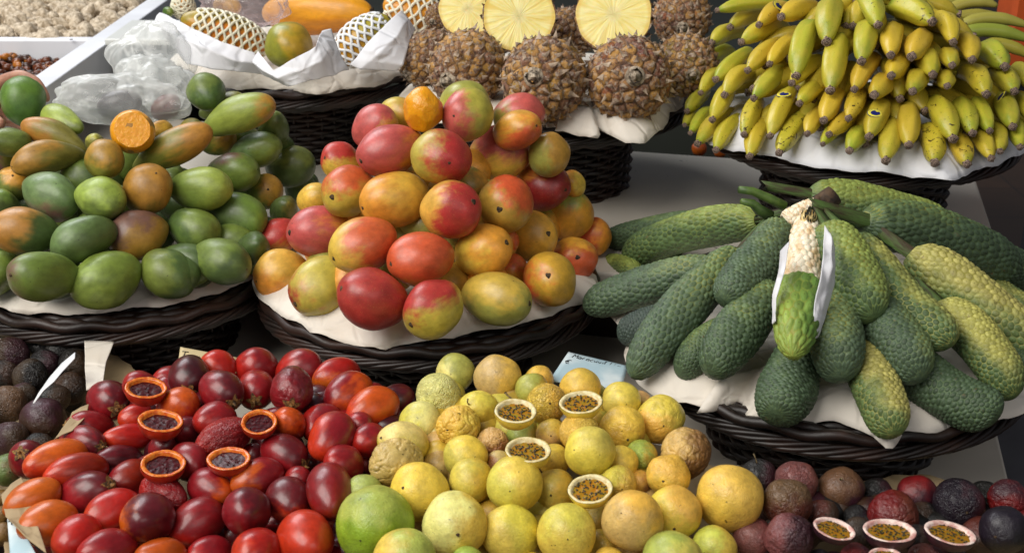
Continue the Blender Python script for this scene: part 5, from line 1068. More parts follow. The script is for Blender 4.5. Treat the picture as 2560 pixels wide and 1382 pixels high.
for k, (t, b_, r, c, bdg, nt, nbs, lab) in enumerate(MO):
    t = XG(*t); b_ = XG(*b_); r *= .5066 * 1.08; dt = surf_depth(*t, fn_n) + nt; db = surf_depth(*b_, fn_n) + nbs
    o = link('monstera_fruit', ME['mon'][k % 3]); mon_place(o, t, b_, r, dt, db, bdg, c, k); tag(o, ulabel(lab), 'monstera fruit', 'monstera fruit fanned out on the right basket')
    s = link('stalk', STUB, o)
# peeled one
t_, b_ = XG(1068, 890), XG(1150, 205); dt, db = surf_depth(*t_, fn_n) - .085, surf_depth(*b_, fn_n) - .045
lower = monstera_mesh(2.0, .15, 0.0, .43, 1.04, .06, nU=14, nV=17); o = link('peeled_monstera_fruit', lower); M3p, rwp, Lp = mon_place(o, t_, b_, 106 * .5066, dt, db, 200, 'g', 0)
o['ca'] = list(rgb('5a7a34')); o['cb'] = list(rgb('869a44')); o['bt'] = .3
tag(o, ulabel('half-peeled monstera fruit with cream kernels and black seeds in the centre'), 'monstera fruit', 'monstera fruit fanned out on the right basket')
link('flesh', monstera_mesh(5.0, .15, .36, 1.0, .84, .05, M_ker, nU=15, nV=24), o)
cav = MB(); rnd = random.Random(2)
V, F = sph(16, 10); cav.add([np.array([v[0] * .46 + .62, v[1] * .42, .90 + v[2] * .055]) for v in V], F, 0)
for q in range(34):
    a = rnd.uniform(0, 6.28); s_ = rnd.uniform(0, 1) ** .6; cav.ball((.62 + .46 * math.sqrt(max(0, 1 - s_ * s_)) + .03, .38 * s_ * math.cos(a), .90 + .05 * s_ * math.sin(a)), (.03, .045, .008), frame((rnd.random(), rnd.random() - .5, rnd.random() - .5)), 6, 4, 1)
cav.build('seed_cavity', [plain('cavity_flesh', rgb('b8924a'), .5, .3, 6, (20, .3), rgb('e2c888')), M_seed], o)
# eaten knob above it and thick brown stub
t_, b_ = XG(1010, 240), XG(1225, 150); d_ = surf_depth(*XG(1100, 190), fn_n) - .035
o = link('eaten_monstera_fruit', monstera_mesh(8.0, .1, .12, 1.0, .95, .06, M_ker, nU=12, nV=9)); mon_place(o, t_, b_, 62 * .5066, d_ + .0, d_ + .01, 100, 'g', 0); tag(o, ulabel('eaten monstera stump of cream kernels at the very top of the fan'), 'monstera fruit')
b = MB(); pts = [P(*XG(*q_), d_ + .01) for q_ in ((1150, 130), (1195, 170), (1215, 150), (1245, 115), (1275, 92))]; b.tube(pts, [.014, .019, .017, .014, .0135], 12); st_ = b.build('woody_stem', plain('woody_stem', rgb('2c2018'), .8, .3, 60, (80, .5), rgb('55402c')), o); st_.matrix_parent_inverse = Matrix.Identity(4)
bpy.context.view_layer.update(); st_.matrix_parent_inverse = o.matrix_world.inverted()
M_gst = plain('green_stalk', rgb('3f5a28'), .5, .25, 30, (60, .2), rgb('5f7834'))
for k, (pts, rs, lab) in enumerate([([(805, 68), (870, 75), (950, 110), (1030, 150)], [19, 21, 24, 26], 'long green fruit stalk sticking out to the left above the fan'), ([(815, 125), (870, 135), (900, 165), (960, 200)], [15, 22, 28, 30], 'short knobbly green stalk under the long one'),
        ([(1215, 175), (1300, 210), (1370, 235), (1440, 240)], [26, 24, 26, 34], 'green fruit stalk running right from the woody stem'), ([(1255, 235), (1300, 275), (1345, 310), (1380, 330)], [28, 24, 26, 32], 'short green stalk right above the yellowing fruit')]):
    b = MB(); PT = [P(*XG(*q_), d_ + .02 + .005 * i) for i, q_ in enumerate(pts)]; PC_ = np.mean(PT, 0); b.tube([p_ - PC_ for p_ in PT], [r_ * .5066 * d_ / FPX for r_ in rs], 12); o = b.build('fruit_stalk', M_gst); o.location = PC_; tag(o, ulabel(lab), 'stalk')
dpl = (surf_depth(*XG(1068, 890), fn_n) + surf_depth(*XG(1150, 205), fn_n)) / 2 - .085
loft('paper_strip', [[(*XG(1050, 330), dpl - .02), (*XG(1035, 450), dpl - .035), (*XG(990, 600), dpl - .05), (*XG(985, 720), dpl - .06)], [(*XG(1010, 370), dpl + .0), (*XG(1005, 450), dpl - .02), (*XG(970, 590), dpl - .035), (*XG(972, 730), dpl - .05)]], M_paperw, 'narrow white paper strip along the left of the peeled monstera fruit', 'paper', 30, 14, .005, 40)
loft('paper_strip', [[(*XG(1225, 245), dpl - .02), (*XG(1215, 450), dpl - .045), (*XG(1180, 620), dpl - .06), (*XG(1160, 800), dpl - .065)], [(*XG(1262, 300), dpl - .03), (*XG(1260, 450), dpl - .04), (*XG(1215, 680), dpl - .055), (*XG(1185, 800), dpl - .06)], [(*XG(1282, 350), dpl + .0), (*XG(1275, 540), dpl - .02), (*XG(1235, 690), dpl - .04), (*XG(1200, 790), dpl - .05)]], M_paperw, 'curled white paper strip along the right of the peeled monstera fruit', 'paper', 34, 18, .006, 36, 3)
# ------------------------------------------------------------------ pineapples
XI = xf_(900, 0, .3617); s_ = .3617
for k, (cx, cy, r, d, ap, lab, cb, L) in enumerate([
    (475, 400, 172, 2.10, (330, 520), 'brown pineapple at the left end of the row, seen from the side', '7a5a20', 1.25), (745, 478, 250, 2.02, (610, 560), 'pineapple behind the mango pyramid with a pale torn base', '9a7418', 1.1),
    (1275, 550, 278, 1.95, (1205, 535), 'pineapple with an off-centre round base scar, middle of the row', '9c7a1a', 1.1), (1858, 545, 276, 1.95, (1898, 530), 'reddish brown pineapple with a clean round base stump', '7a2c16', 1.1),
    (2255, 450, 205, 2.06, (2300, 520), 'dusty pineapple touching the bananas', '8a7a24', 1.3), (2225, 120, 190, 2.22, (2230, 200), 'orange-brown pineapple at the top behind the dusty one', '9a4a16', 1.2),
    (1430, 240, 170, 2.17, (1430, 300), 'dark pineapple in the gap between two cut halves', '5a3a18', 1.2), (548, 120, 90, 2.25, (500, 150), 'small brown pineapple beside the netted papaya', '7a5a20', 1.2)]):
    x, y = XI(cx, cy); ax_ = XI(*ap); pineapple(x, y, r * s_ * 1.0, d, ax_, lab, cb, k, L)
pine_half(*XI(745, 60), 205 * s_, 200 * s_, 2.10, -14, 'cut pineapple half with pale yellow face, left one partly behind the next', k=1)
pine_half(*XI(1100, 112), 252 * s_, 248 * s_, 2.03, 8, 'cut pineapple half with a round pale face, middle one of three', k=2)
pine_half(*XI(1752, 100), 264 * s_, 258 * s_, 2.04, 0, 'cut pineapple half with a deep yellow face, right one of three', k=3)
# ------------------------------------------------------------------ papayas, nets, wrapping paper
XK = xf_(380, 0, .2734); sk = .2734
def papaya(cx, cy, r, d, ap, L, c1, c2, deg, bt, label, scar=True, bump_=0.0, away=False):
    x, y = XK(cx, cy); ax_ = XK(*ap); r *= sk; ax = axis_from(x, y, *ax_, r, L, away); M3 = frame(ax, roll=1.0)
    V, F = sph(56, 40); out = []
    for p in V:
        a = math.atan2(p[1], p[0]); k = 1 - .14 * p[2] * .6 + .02 * math.cos(5 * a); out.append(np.array([p[0] * k, p[1] * k, p[2]]) * (1 + .03 * nz(p, 1.2, cx)))
    me = mesh('papaya', out, F, [M_pap]); o = link('papaya', me); rw = r * d / FPX; place(o, CAM + ray(x, y) * d, M3, (rw, rw, rw * L)); tag(o, ulabel(label), 'papaya', 'papayas on the upper left basket')
    o['ca'] = list(rgb(c1)); o['cb'] = list(rgb(c2)); o['bt'] = bt; o['wr'] = .15; o['bd'] = [float(v) for v in M3.T @ img_dir(deg)]
    if scar: s = link('stem_scar', SC_m, o); s.matrix_local = Matrix.Translation((0, 0, .99)) @ Matrix.Diagonal((1.6, 1.6, 1.2 / L, 1))
    return o, CAM + ray(x, y) * d, M3, rw, rw * L
M_net = plain('foam_net', rgb('dcd6bc'), .55, .05, 8, (60, .1), rgb('e8e2cc'))
M_netw = plain('white_foam_net', rgb('e6e8ea'), .55, .05, 8, (60, .1), rgb('f0f0f0'))
def net(cen, M3, rw, rl, z0, z1, n, turns, label, mat, tr=.0026):
    b = MB()
    for sgn in (1, -1):
        for k in range(n):
            pts = []
            for i in range(46):
                t = i / 45; z = z0 + (z1 - z0) * t; a = 2 * math.pi * k / n + sgn * (turns * 2 * math.pi * t + .0) ; q = math.sqrt(max(.02, 1 - z * z)) * (1 - .084 * z)
                wob = .13 * math.sin(2 * math.pi * t * turns * n * 1.0) / n * 2; a += wob * sgn * 2
                l = np.array([(rw * 1.02 + tr * .8) * q * math.cos(a), (rw * 1.02 + tr * .8) * q * math.sin(a), rl * 1.0 * z]); pts.append(M3 @ l)
            b.tube(pts, tr, 6)
    o = b.build('foam_net', mat); o.location = cen; tag(o, ulabel(label), 'foam net', 'foam nets round the papayas'); return o
_, c_, M_, rw, rl = papaya(670, 310, 178, 2.22, (300, 180), 2.3, 'a08a26', 'd07a18', -60, .0, 'papaya in a cream foam net, green at its stalk end, left')
net(c_, M_, rw, rl, -.97, .72, 9, 1.0, 'cream foam net around the long left papaya', M_net)
papaya(1510, 115, 205, 2.42, (2035, 105), 2.7, 'cc8014', 'e29a1a', 90, -.2, 'large bare orange papaya lying across the back')
papaya(1255, 425, 218, 2.14, (1300, 470), 1.15, '8a8a28', 'b08c22', 0, .3, 'blotchy green-yellow papaya facing forward in the middle', scar=False)
_, c_, M_, rw, rl = papaya(1930, 365, 178, 2.15, (2200, 140), 1.75, 'c08a1c', 'a89a30', 60, .3, 'papaya in a white net wrapped in paper, right')
net(c_, M_, rw, rl, -.96, .86, 9, .8, 'bright white foam net around the paper-wrapped papaya', M_netw)
_, c_, M_, rw, rl = papaya(2400, 120, 165, 2.35, (2120, 40), 1.8, 'c88018', 'd89020', 90, .0, 'papaya in a wide-meshed net beside the pineapples')
net(c_, M_, rw, rl, -.96, .9, 8, .8, 'wide-meshed cream net around the papaya beside the pineapples', M_net)
_, c_, M_, rw, rl = papaya(285, 60, 92, 2.38, (280, -20), 1.3, 'b87818', 'd08a1c', 90, .0, 'small orange papaya in a net, far left of the basket', scar=False)
net(c_, M_, rw, rl, -.9, .9, 8, .7, 'cream foam net around the small far left papaya', M_net)
papaya(690, 60, 90, 2.34, (820, 70), 1.6, 'b08a4a', 'c89a50', 0, .2, 'tan papaya inside the thin pinkish plastic', scar=False)
papaya(150, 110, 45, 2.36, (185, 120), 1.5, '4a6a24', '6a7a2a', 0, .2, 'dark green papaya end at the paper corner, far left', scar=False)
K = lambda x, y, d: (*XK(x, y), d)
loft('wrapping_paper', [[K(75, 128, 2.22), K(200, 180, 2.16), K(330, 250, 2.12), K(640, 390, 2.08), K(940, 490, 2.07)], [K(30, 205, 2.17), K(200, 330, 2.1), K(480, 450, 2.07), K(760, 560, 2.06), K(1000, 600, 2.08)], [K(180, 420, 2.14), K(330, 600, 2.09), K(560, 650, 2.08), K(800, 660, 2.08), K(1010, 690, 2.1)]], M_paperw, 'broad white wrapping paper in front of the left papaya', 'paper', 50, 34, .006, 11, 1)
loft('wrapping_paper', [[K(975, 478, 2.05), K(1040, 560, 2.02), K(1112, 645, 2.0), K(1300, 545, 1.99), K(1500, 430, 2.0), K(1552, 285, 2.05), K(1640, 278, 2.07)], [K(915, 560, 2.05), K(1000, 640, 2.02), K(1150, 720, 1.99), K(1330, 650, 1.98), K(1550, 560, 1.99), K(1620, 470, 2.02), K(1710, 480, 2.05)], [K(1020, 690, 2.05), K(1120, 745, 2.02), K(1245, 790, 2.0), K(1310, 780, 1.99), K(1480, 735, 2.0), K(1650, 700, 2.02), K(1800, 640, 2.06)]], M_paperw, 'white paper folded like a collar below the middle papaya', 'paper', 60, 34, .007, 16, 2)
loft('wrapping_paper', [[K(2285, 105, 2.12), K(2120, 250, 2.07), K(1960, 420, 2.04), K(1815, 600, 2.03)], [K(2350, 180, 2.12), K(2240, 340, 2.05), K(2080, 500, 2.02), K(1900, 640, 2.03)], [K(2410, 265, 2.14), K(2350, 420, 2.07), K(2300, 600, 2.04), K(2235, 665, 2.05)]], M_paperw, 'greyish wrapping paper around the right papaya', 'paper', 46, 30, .006, 13, 5)
# plastic
def bag_blob(name, cen, d, rx, ry, rz, label, mat, seed, tail=None, par=None):
    V, F = sph(90, 60); out = []
    for p in V:
        vd = mn.voronoi(Vector((p[0] * 1.6 + seed, p[1] * 1.6, p[2] * 1.1)))[0]; v2 = mn.voronoi(Vector((p[0] * 4 + seed, p[1] * 4, p[2] * 2.2)))[0]; q = p * (.86 + .25 * nz(p, 1.1, seed) + .34 * min(.7, vd[1] - vd[0]) + .10 * min(.6, v2[1] - v2[0]))
        if tail: 
            w = max(0, p[0] * tail[0] + p[2] * tail[1] - .35); q = q + np.array([tail[0], 0, tail[1]]) * w * tail[2]
        out.append(q[0] * rx * CR + q[1] * rz * CF + q[2] * ry * CU)
    k = d / FPX; o = link(name, mesh(name, [v * 1 for v in out], F, [mat])); o.location = P(*cen, d); 
    if par is None: tag(o, ulabel(label), 'plastic bag')
    return o
bl = [bag_blob('plastic_bag', (380, 138), 2.08, .066, .060, .04, '', M_bag, 3.0, par=1), bag_blob('plastic_bag', (318, 252), 1.93, .100, .042, .035, '', M_bag, 11.0, tail=(-1, .1, .35), par=1), bag_blob('plastic_bag', (385, 205), 1.99, .062, .046, .055, '', M_bag, 19.0, par=1)]
bm = MB(); o0 = np.array(bl[0].location)
for q_ in bl: bm.add([tuple(np.array(v.co) + np.array(q_.location) - o0) for v in q_.data.vertices], [tuple(p_.vertices) for p_ in q_.data.polygons])
for q_ in bl: bpy.data.objects.remove(q_)
o = bm.build('plastic_bag', M_bag); o.location = o0; tag(o, ulabel('crumpled clear plastic bag lying on the green mangoes with fruit inside'), 'plastic bag')
m = o.modifiers.new('r', 'REMESH'); m.mode = 'VOXEL'; m.voxel_size = .0028; m.use_smooth_shade = True; m = o.modifiers.new('s', 'SMOOTH'); m.iterations = 3
bag_blob('plastic_bag', (612, 8), 2.30, .085, .034, .03, 'thin pinkish plastic bag over the papayas at the top', M_bagp, 23.0, tail=(.3, -1, .4))
make_fruit('tam', 'bagged_fruit', P(416, 268, 1.945), frame((.7, .1, .5)), .019, 1.35, rgb('5a1a20'), rgb('6a2a20'), (0, 0, 1), .3, ulabel('dark red fruit inside the clear plastic bag'), 'fruit', None, scar=False)
make_fruit('tam', 'bagged_fruit', P(300, 262, 1.94), frame((1, .1, .2)), .024, 1.5, rgb('2c2630'), rgb('3a3038'), (0, 0, 1), .3, ulabel('greyish dark fruit in the left part of the plastic bag'), 'fruit', None, scar=False, k=1)
# ------------------------------------------------------------------ white crate with roots and raisins, scale, bottle
M_wp = plain('white_painted_wood', rgb('d8dae0'), .45, .03, 5, (30, .05), rgb('e2e4ea'))
M_wp2 = M_wp
zc = CAMZ - .56
def wbox(b, x0, x1, y0, y1, z0, z1): b.box(((x0 + x1) / 2, (y0 + y1) / 2, (z0 + z1) / 2), (x1 - x0, y1 - y0, z1 - z0))
cr = empty('white_crate', (-1.2, 2.3, zc - .12)); tag(cr, ulabel('white wooden crate with compartments at the upper left corner'), 'crate')
def cpart(nm, bx_, mat=M_wp):
    b = MB(); 
    for q in bx_: wbox(b, *q)
    o = b.build(nm, mat, cr, smooth=False); o.matrix_parent_inverse = Matrix.Translation(-Vector(cr.location)); m = o.modifiers.new('b', 'BEVEL'); m.width = .0025; m.segments = 2; return o
xr0, xr1 = -.895, -.845
cpart('side_rail', [(xr0, xr1, 1.95, 3.9, zc - .085, zc)])
cpart('divider', [(-1.7, xr0 - .001, 2.60, 2.635, zc - .085, zc - .002)])
cpart('front_rail', [(-1.7, xr0 - .001, 1.95, 1.985, zc - .085, zc - .001)])
cpart('bottom_board', [(-1.7, xr0 - .001, 1.99, 3.9, zc - .085, zc - .075)])
scr = MB()
for (px, py) in ((138, 149), (86, 196), (178, 100)): 
    p = on_plane(px, py, zc + .001); scr.tube([p, p + np.array([0, 0, .001])], .0035, 10)
so = scr.build('screw_heads', M_scar, cr); so.matrix_parent_inverse = Matrix.Translation(-Vector(cr.location)); so['kind'] = 'stuff'
o = MB(); wbox(o, -1.9, -.93, 1.97, 3.8, 0, zc - .088); o = o.build('crate_table', M_shade, smooth=False); tag(o, ulabel('dark table carrying the white crate'), 'table')
M_root = plain('pale_root', rgb('a89478'), .8, .2, 2.2, (9, .6), rgb('d8c8b0'))
RM = []
for k in range(5):
    V, F = sph(22, 16); out = []
    for p in V:
        q = np.array([p[0], p[1] * (.9 + .2 * p[2]), p[2] * 1.35]); q *= 1 + .28 * nz(p, 1.6, k * 7.7) + .09 * nz(p, 5, k) ; q[0] += .35 * p[2] ** 2; out.append(q)
    RM.append(mesh('pale_root', out, F, [M_root]))
rr_ = random.Random(12); nroot = 0
cells = [(x, y) for y in np.arange(2.655, 3.45, .034) for x in np.arange(-1.30, -.905, .031)]
for (x, y) in cells:
    x += rr_.uniform(-.01, .01); y += rr_.uniform(-.012, .012); pr_ = np.array([x, y, zc]) - CAM; dpt = pr_ @ CF; ppx = 1280 + pr_ @ CR / dpt * FPX; ppy = 691 - pr_ @ CU / dpt * FPX
    if ppx < -30 or ppy < -25 or x > -.91: continue
    if nroot >= 240: break
    z = zc - .012 + .016 * mn.noise(Vector((x * 6, y * 6, 1))) + rr_.uniform(-.008, .012); o = link('pale_root', RM[nroot % 5]); s = rr_.uniform(.013, .0205)
    place(o, np.array([x, y, z]), frame((rr_.uniform(-1, 1), rr_.uniform(-1, 1), rr_.uniform(-.5, .5)), roll=rr_.uniform(0, 6)), (s, s, s)); tag(o, 'knobbly pale dried root in the back part of the white crate', 'root', 'pale dried roots in the white crate'); nroot += 1
rb = MB(); wbox(rb, -1.6, xr0 - .002, 2.64, 3.88, zc - .07, zc - .028); tag(rb.build('root_heap', M_root, smooth=False), ulabel('lower layer of pale roots filling the crate'), 'roots', None, 'stuff')
M_rais = [plain('raisin_' + n_, rgb(c1), .3, .3, 3, (12, .6), rgb(c2)) for n_, c1, c2 in (('dark', '22120c', '3c2012'), ('amber', '7a3e10', 'a8641a'), ('brown', '4a2412', '6a3416'))]
rb = MB(); low = 0
for q in range(900):
    x, y = rr_.uniform(-1.22, xr0 - .008), rr_.uniform(2.12, 2.595); lv = rr_.random(); z = zc - .045 + .018 * mn.noise(Vector((x * 7, y * 7, 3))) + lv * .01 + .022 * max(0, (-x - 1.0)) ; s = rr_.uniform(.0055, .009)
    rb.ball((x, y, z), (s, s * .8, s * 1.3), frame((rr_.uniform(-1, 1), rr_.uniform(-1, 1), rr_.uniform(-.3, .3))), 8, 6, rr_.choice([0, 0, 1, 2, 2]))
wbox(rb, -1.25, xr0 - .002, 2.0, 2.598, zc - .074, zc - .055)
tag(rb.build('raisins', M_rais), ulabel('brown and amber raisins in the front part of the white crate'), 'raisins', None, 'stuff')
# scale
sc = empty('kitchen_scale', P(320, 150, 2.6)); tag(sc, ulabel('grey-blue box scale with white top plate behind the plastic bag'), 'scale')
def at_scale(nm, bx_, mat):
    b = MB(); b.box(*bx_); o = b.build(nm, mat, sc, smooth=False); m = o.modifiers.new('b', 'BEVEL'); m.width = .004; m.segments = 3; return o
at_scale('housing', ((.09, .07, -.01), (.23, .16, .09)), plain('grey_blue_plastic', rgb('66757f'), .4, .05))
at_scale('top_plate', ((.09, .06, .045), (.245, .20, .014)), plain('white_plate', rgb('d4d6d2'), .3, .03))
bt = MB(); pb = on_plane(386, 42, CAMZ - .62); bt.tube([pb + np.array([0, 0, z]) for z in (0, .01, .12, .15, .18, .2, .24)], [.030, .031, .031, .026, .013, .012, .012], 24)
mt = NT('dark_bottle_glass'); mt.set(Base_Color=rgb('0c0e08'), Roughness=.08, Coat_Weight=.6)
bo = bt.build('bottle', mt.m); tag(bo, ulabel('dark glass bottle behind the papaya paper at the top left'), 'bottle')
o = MB(); o.tube([pb + np.array([0, 0, .05]), pb + np.array([0, 0, .11])], .0316, 24); o.build('bottle_label', plain('bottle_label', rgb('a8a48c'), .6), bo)
# ------------------------------------------------------------------ price cards with handwriting
GL = {'M': [[(0, 0), (.15, 1), (.4, .35), (.65, 1), (.8, 0)]], 'a': [[(.5, .5), (.3, .6), (.08, .4), (.1, .1), (.3, 0), (.5, .2), (.52, .55), (.5, .1), (.62, 0)]], 'r': [[(.05, .55), (.15, .45), (.15, 0)], [(.15, .35), (.3, .55), (.45, .5)]],
 'c': [[(.5, .5), (.3, .6), (.08, .35), (.15, .05), (.35, 0), (.52, .12)]], 'u': [[(.05, .55), (.08, .15), (.22, 0), (.42, .15), (.48, .55), (.48, .1), (.6, 0)]], 'j': [[(.3, .55), (.3, -.25), (.12, -.42), (0, -.3)], [(.3, .78), (.32, .82)]],
 'y': [[(.05, .55), (.12, .15), (.28, .05), (.48, .55), (.4, -.2), (.2, -.42), (.05, -.25)]],
 'A': [[(.5, .5), (.3, .6), (.08, .4), (.1, .1), (.3, 0), (.5, .2), (.52, .55), (.5, .1), (.62, 0)], [(.35, .75), (.52, 1.0)]], 'L': [[(.1, 1), (.05, .1), (.2, 0), (.5, .08)]], 'l': [[(.15, 1), (.12, .15), (.22, 0)]], 'i': [[(.1, .55), (.1, .1), (.2, 0)], [(.1, .8), (.12, .84)]],
 'm': [[(0, .55), (.05, 0)], [(.05, .4), (.2, .58), (.28, .4), (.28, 0)], [(.28, .4), (.45, .58), (.53, .4), (.55, 0)]], 'O': [[(.3, .6), (.08, .35), (.15, .03), (.38, .02), (.5, .3), (.3, .6)], [(.1, .75), (.22, .85), (.35, .75), (.5, .85)]], 'o': [[(.3, .6), (.08, .35), (.15, .03), (.38, .02), (.5, .3), (.3, .6), (.55, .55)]],
 'T': [[(0, .95), (.7, 1)], [(.35, 1), (.3, 0)]], 't': [[(.2, .9), (.18, .1), (.3, 0)], [(.02, .6), (.4, .62)]], 'B': [[(.1, 0), (.12, 1), (.45, .85), (.3, .55), (.55, .3), (.4, .02), (.1, 0)]], 'n': [[(.05, .55), (.08, 0)], [(.08, .4), (.3, .58), (.42, .4), (.44, 0)]],
 'e': [[(.1,.3),(.45,.35),(.3,.6),(.08,.35),(.2,0),(.5,.1)]], 'E': [[(.7, .9), (.4, 1), (.15, .7), (.12, .3), (.35, 0), (.65, .1)], [(0, .6), (.5, .62)], [(0, .4), (.48, .42)]], 'K': [[(.1, 1), (.08, 0)], [(.5, .9), (.12, .45), (.55, 0)]], 'g': [[(.5, .5), (.3, .6), (.1, .35), (.3, .1), (.5, .5), (.48, -.25), (.2, -.4)]], '/': [[(0, -.1), (.45, 1)]], '1': [[(.1, .7), (.3, 1), (.3, 0)]], ' ': []}
M_ink = plain('black_ink', rgb('18181c'), .5, 0)
def write(parent, text, TL, ex, ey, n, h, x0, y0, w=.00055, adv=.66, slant=.12):
    b = MB(); x = x0; rnd = random.Random(len(text))
    for ch in text:
        for stroke in GL[ch]:
            p = [TL + ex * (x + (a + slant * c) * h) + ey * (y0 + h * (1 - c) + .04 * h * rnd.uniform(-1, 1)) + n * .0007 for a, c in stroke]
            if len(p) >= 2: b.tube(p, w, 5, up=n)
        x += h * (adv if ch not in 'MmT ' else adv + .2 if ch != ' ' else adv - .1)
    o = b.build('handwriting', M_ink, parent); o.matrix_parent_inverse = parent.matrix_world.inverted(); return o
def mat_card(name, c1, c2):
    t = NT(name); tc, v, r = t.coords(); c = t.mix(t.ramp(t.noise(tc, 16, 4.0), .42, .62), rgb(c1), rgb(c2)); t.set(Base_Color=c, Roughness=.6); return t.m
def card(TL, TR, BR, BL, mat, label, texts, bend=.0, name='price_card'):
    TL, TR, BR, BL = [P(*q_) for q_ in (TL, TR, BR, BL)]; b = MB(); n_ = 14; nrm = unit(np.cross(TR - TL, TL - BL)); 
    if np.dot(nrm, CF) > 0: nrm = -nrm
    V = [];
    for i in range(n_ + 1):
        for j in range(n_ + 1):
            s, t = j / n_, i / n_; V.append((TL * (1 - s) + TR * s) * (1 - t) + (BL * (1 - s) + BR * s) * t + nrm * bend * (4 * s * (1 - s) - 0) )
    b.add(V, [(i * (n_ + 1) + j, i * (n_ + 1) + j + 1, (i + 1) * (n_ + 1) + j + 1, (i + 1) * (n_ + 1) + j) for i in range(n_) for j in range(n_)]); o = b.build(name, mat); tag(o, ulabel(label), 'price card'); m = o.modifiers.new('t', 'SOLIDIFY'); m.thickness = .0006; m.offset = 0
    ex, ey = unit(TR - TL), unit(BL - TL)
    for tx_, h, x0, y0 in texts: write(o, tx_, TL, ex, ey, nrm, h, x0, y0)
    return o
M_cb = mat_card('blue_card', 'a9c2cc', 'd2dde0'); M_ct = mat_card('beige_card', 'a8966c', 'b8a67c'); M_cw = mat_card('white_card', 'c8ccd0', 'dadcdc')
card((*XE(1538, 52), 1.56), (*XE(1933, 145), 1.56), (*XE(1888, 300), 1.50), (*XE(1408, 245), 1.50), M_cb, 'pale blue price card with handwriting behind the yellow passion fruit', [('MaracuyA LimaO', .0078, .008, .003), ('E', .009, .003, .018), ('1a', .008, .060, .026)])
card((*XC(1035, 200), 1.56), (*XC(1368, 262), 1.56), (*XC(1355, 350), 1.53), (*XC(1020, 300), 1.53), M_ct, 'beige handwritten price card behind the back row of tamarillos', [('Tomate', .0115, .002, .008)])
card((*XC(40, 1155), 1.30), (*XC(120, 1230), 1.28), (*XC(215, 1400), 1.22), (*XC(60, 1420), 1.24), M_cb, 'pale blue price card at the lower left corner below the orange tamarillos', [('MaracujA BanAna', .0085, .003, .004)])
J = lambda x, y, d: (*XJ(x, y), d)
loft('folded_card', [[J(418, 268, 1.50), J(345, 325, 1.50), J(275, 405, 1.49), J(215, 490, 1.47), J(182, 550, 1.46)], [J(415, 300, 1.49), J(345, 375, 1.48), J(300, 430, 1.47), J(240, 480, 1.46), J(186, 552, 1.455)]], M_cw, 'white card folded lengthwise standing in the dark passion fruit', 'price card', 26, 10, .001, 20)
# ------------------------------------------------------------------ papers under the front heaps
def tray(cx, cy, rx, ry, z, label, mat, seed, tilt=.2):
    n, m = 120, 26; V = []
    for k in range(m + 1):
        for j in range(n):
            t = 2 * math.pi * j / n; s = k / m; e = 1 + .07 * mn.noise(Vector((math.cos(t) * 2, math.sin(t) * 2, seed))) + .03 * mn.noise(Vector((math.cos(t) * 8, math.sin(t) * 8, seed)))
            x, y = cx + rx * e * s * math.cos(t), cy + ry * e * s * math.sin(t); V.append((x, y, z + .045 * s ** 4 + .006 * abs(mn.noise(Vector((x * 18, y * 18, seed)))) + .012 * s * mn.noise(Vector((x * 9, y * 9, seed)))))
    F = [(k * n + j, k * n + (j + 1) % n, (k + 1) * n + (j + 1) % n, (k + 1) * n + j) for k in range(m) for j in range(n)]
    o = link('paper_liner', mesh('paper_liner', V, F, [mat])); tag(o, ulabel(label), 'paper'); s = o.modifiers.new('t', 'SOLIDIFY'); s.thickness = .0008
tray(-.335, 1.15, .225, .22, ZL + .012, 'brown paper under the tamarillos', M_kraft, 1)
tray(.07, 1.13, .20, .22, ZL + .025, 'brown paper under the yellow passion fruit', M_kraft, 2)
tray(.44, 1.06, .20, .19, ZL + .012, 'brown paper under the purple passion fruit', M_kraft, 3)
tray(-.68, 1.38, .22, .22, ZL + .012, 'brown paper under the dark passion fruit at the left', M_kraft, 4)
loft('wrapping_paper', [[J(470, 205, 1.62), J(550, 205, 1.62), J(632, 208, 1.62)], [J(470, 330, 1.56), J(540, 330, 1.56), J(590, 320, 1.57)], [J(480, 480, 1.49), J(530, 460, 1.50), J(572, 430, 1.51)]], M_paper, 'grey-white paper flap standing between the dark fruit and the basket', 'paper', 20, 20, .003, 12, 9)
loft('wrapping_paper', [[J(495, 555, 1.47), J(450, 570, 1.46), J(400, 600, 1.45)], [J(480, 620, 1.44), J(430, 650, 1.43), J(385, 640, 1.43)], [J(400, 700, 1.40), J(350, 720, 1.40), J(300, 750, 1.39)]], M_kraft, 'folded brown paper edge left of the dark crimson tamarillo', 'paper', 20, 18, .003, 14, 4)
loft('wrapping_paper', [[J(120, 960, 1.36), J(60, 1000, 1.34), J(10, 1060, 1.32)], [J(140, 1010, 1.33), J(60, 1120, 1.29), J(30, 1180, 1.27)], [J(260, 1382, 1.21), J(150, 1300, 1.23), J(60, 1200, 1.25)]], M_kraft, 'crumpled brown paper edge at the lower left below the orange tamarillos', 'paper', 30, 24, .004, 12, 6)
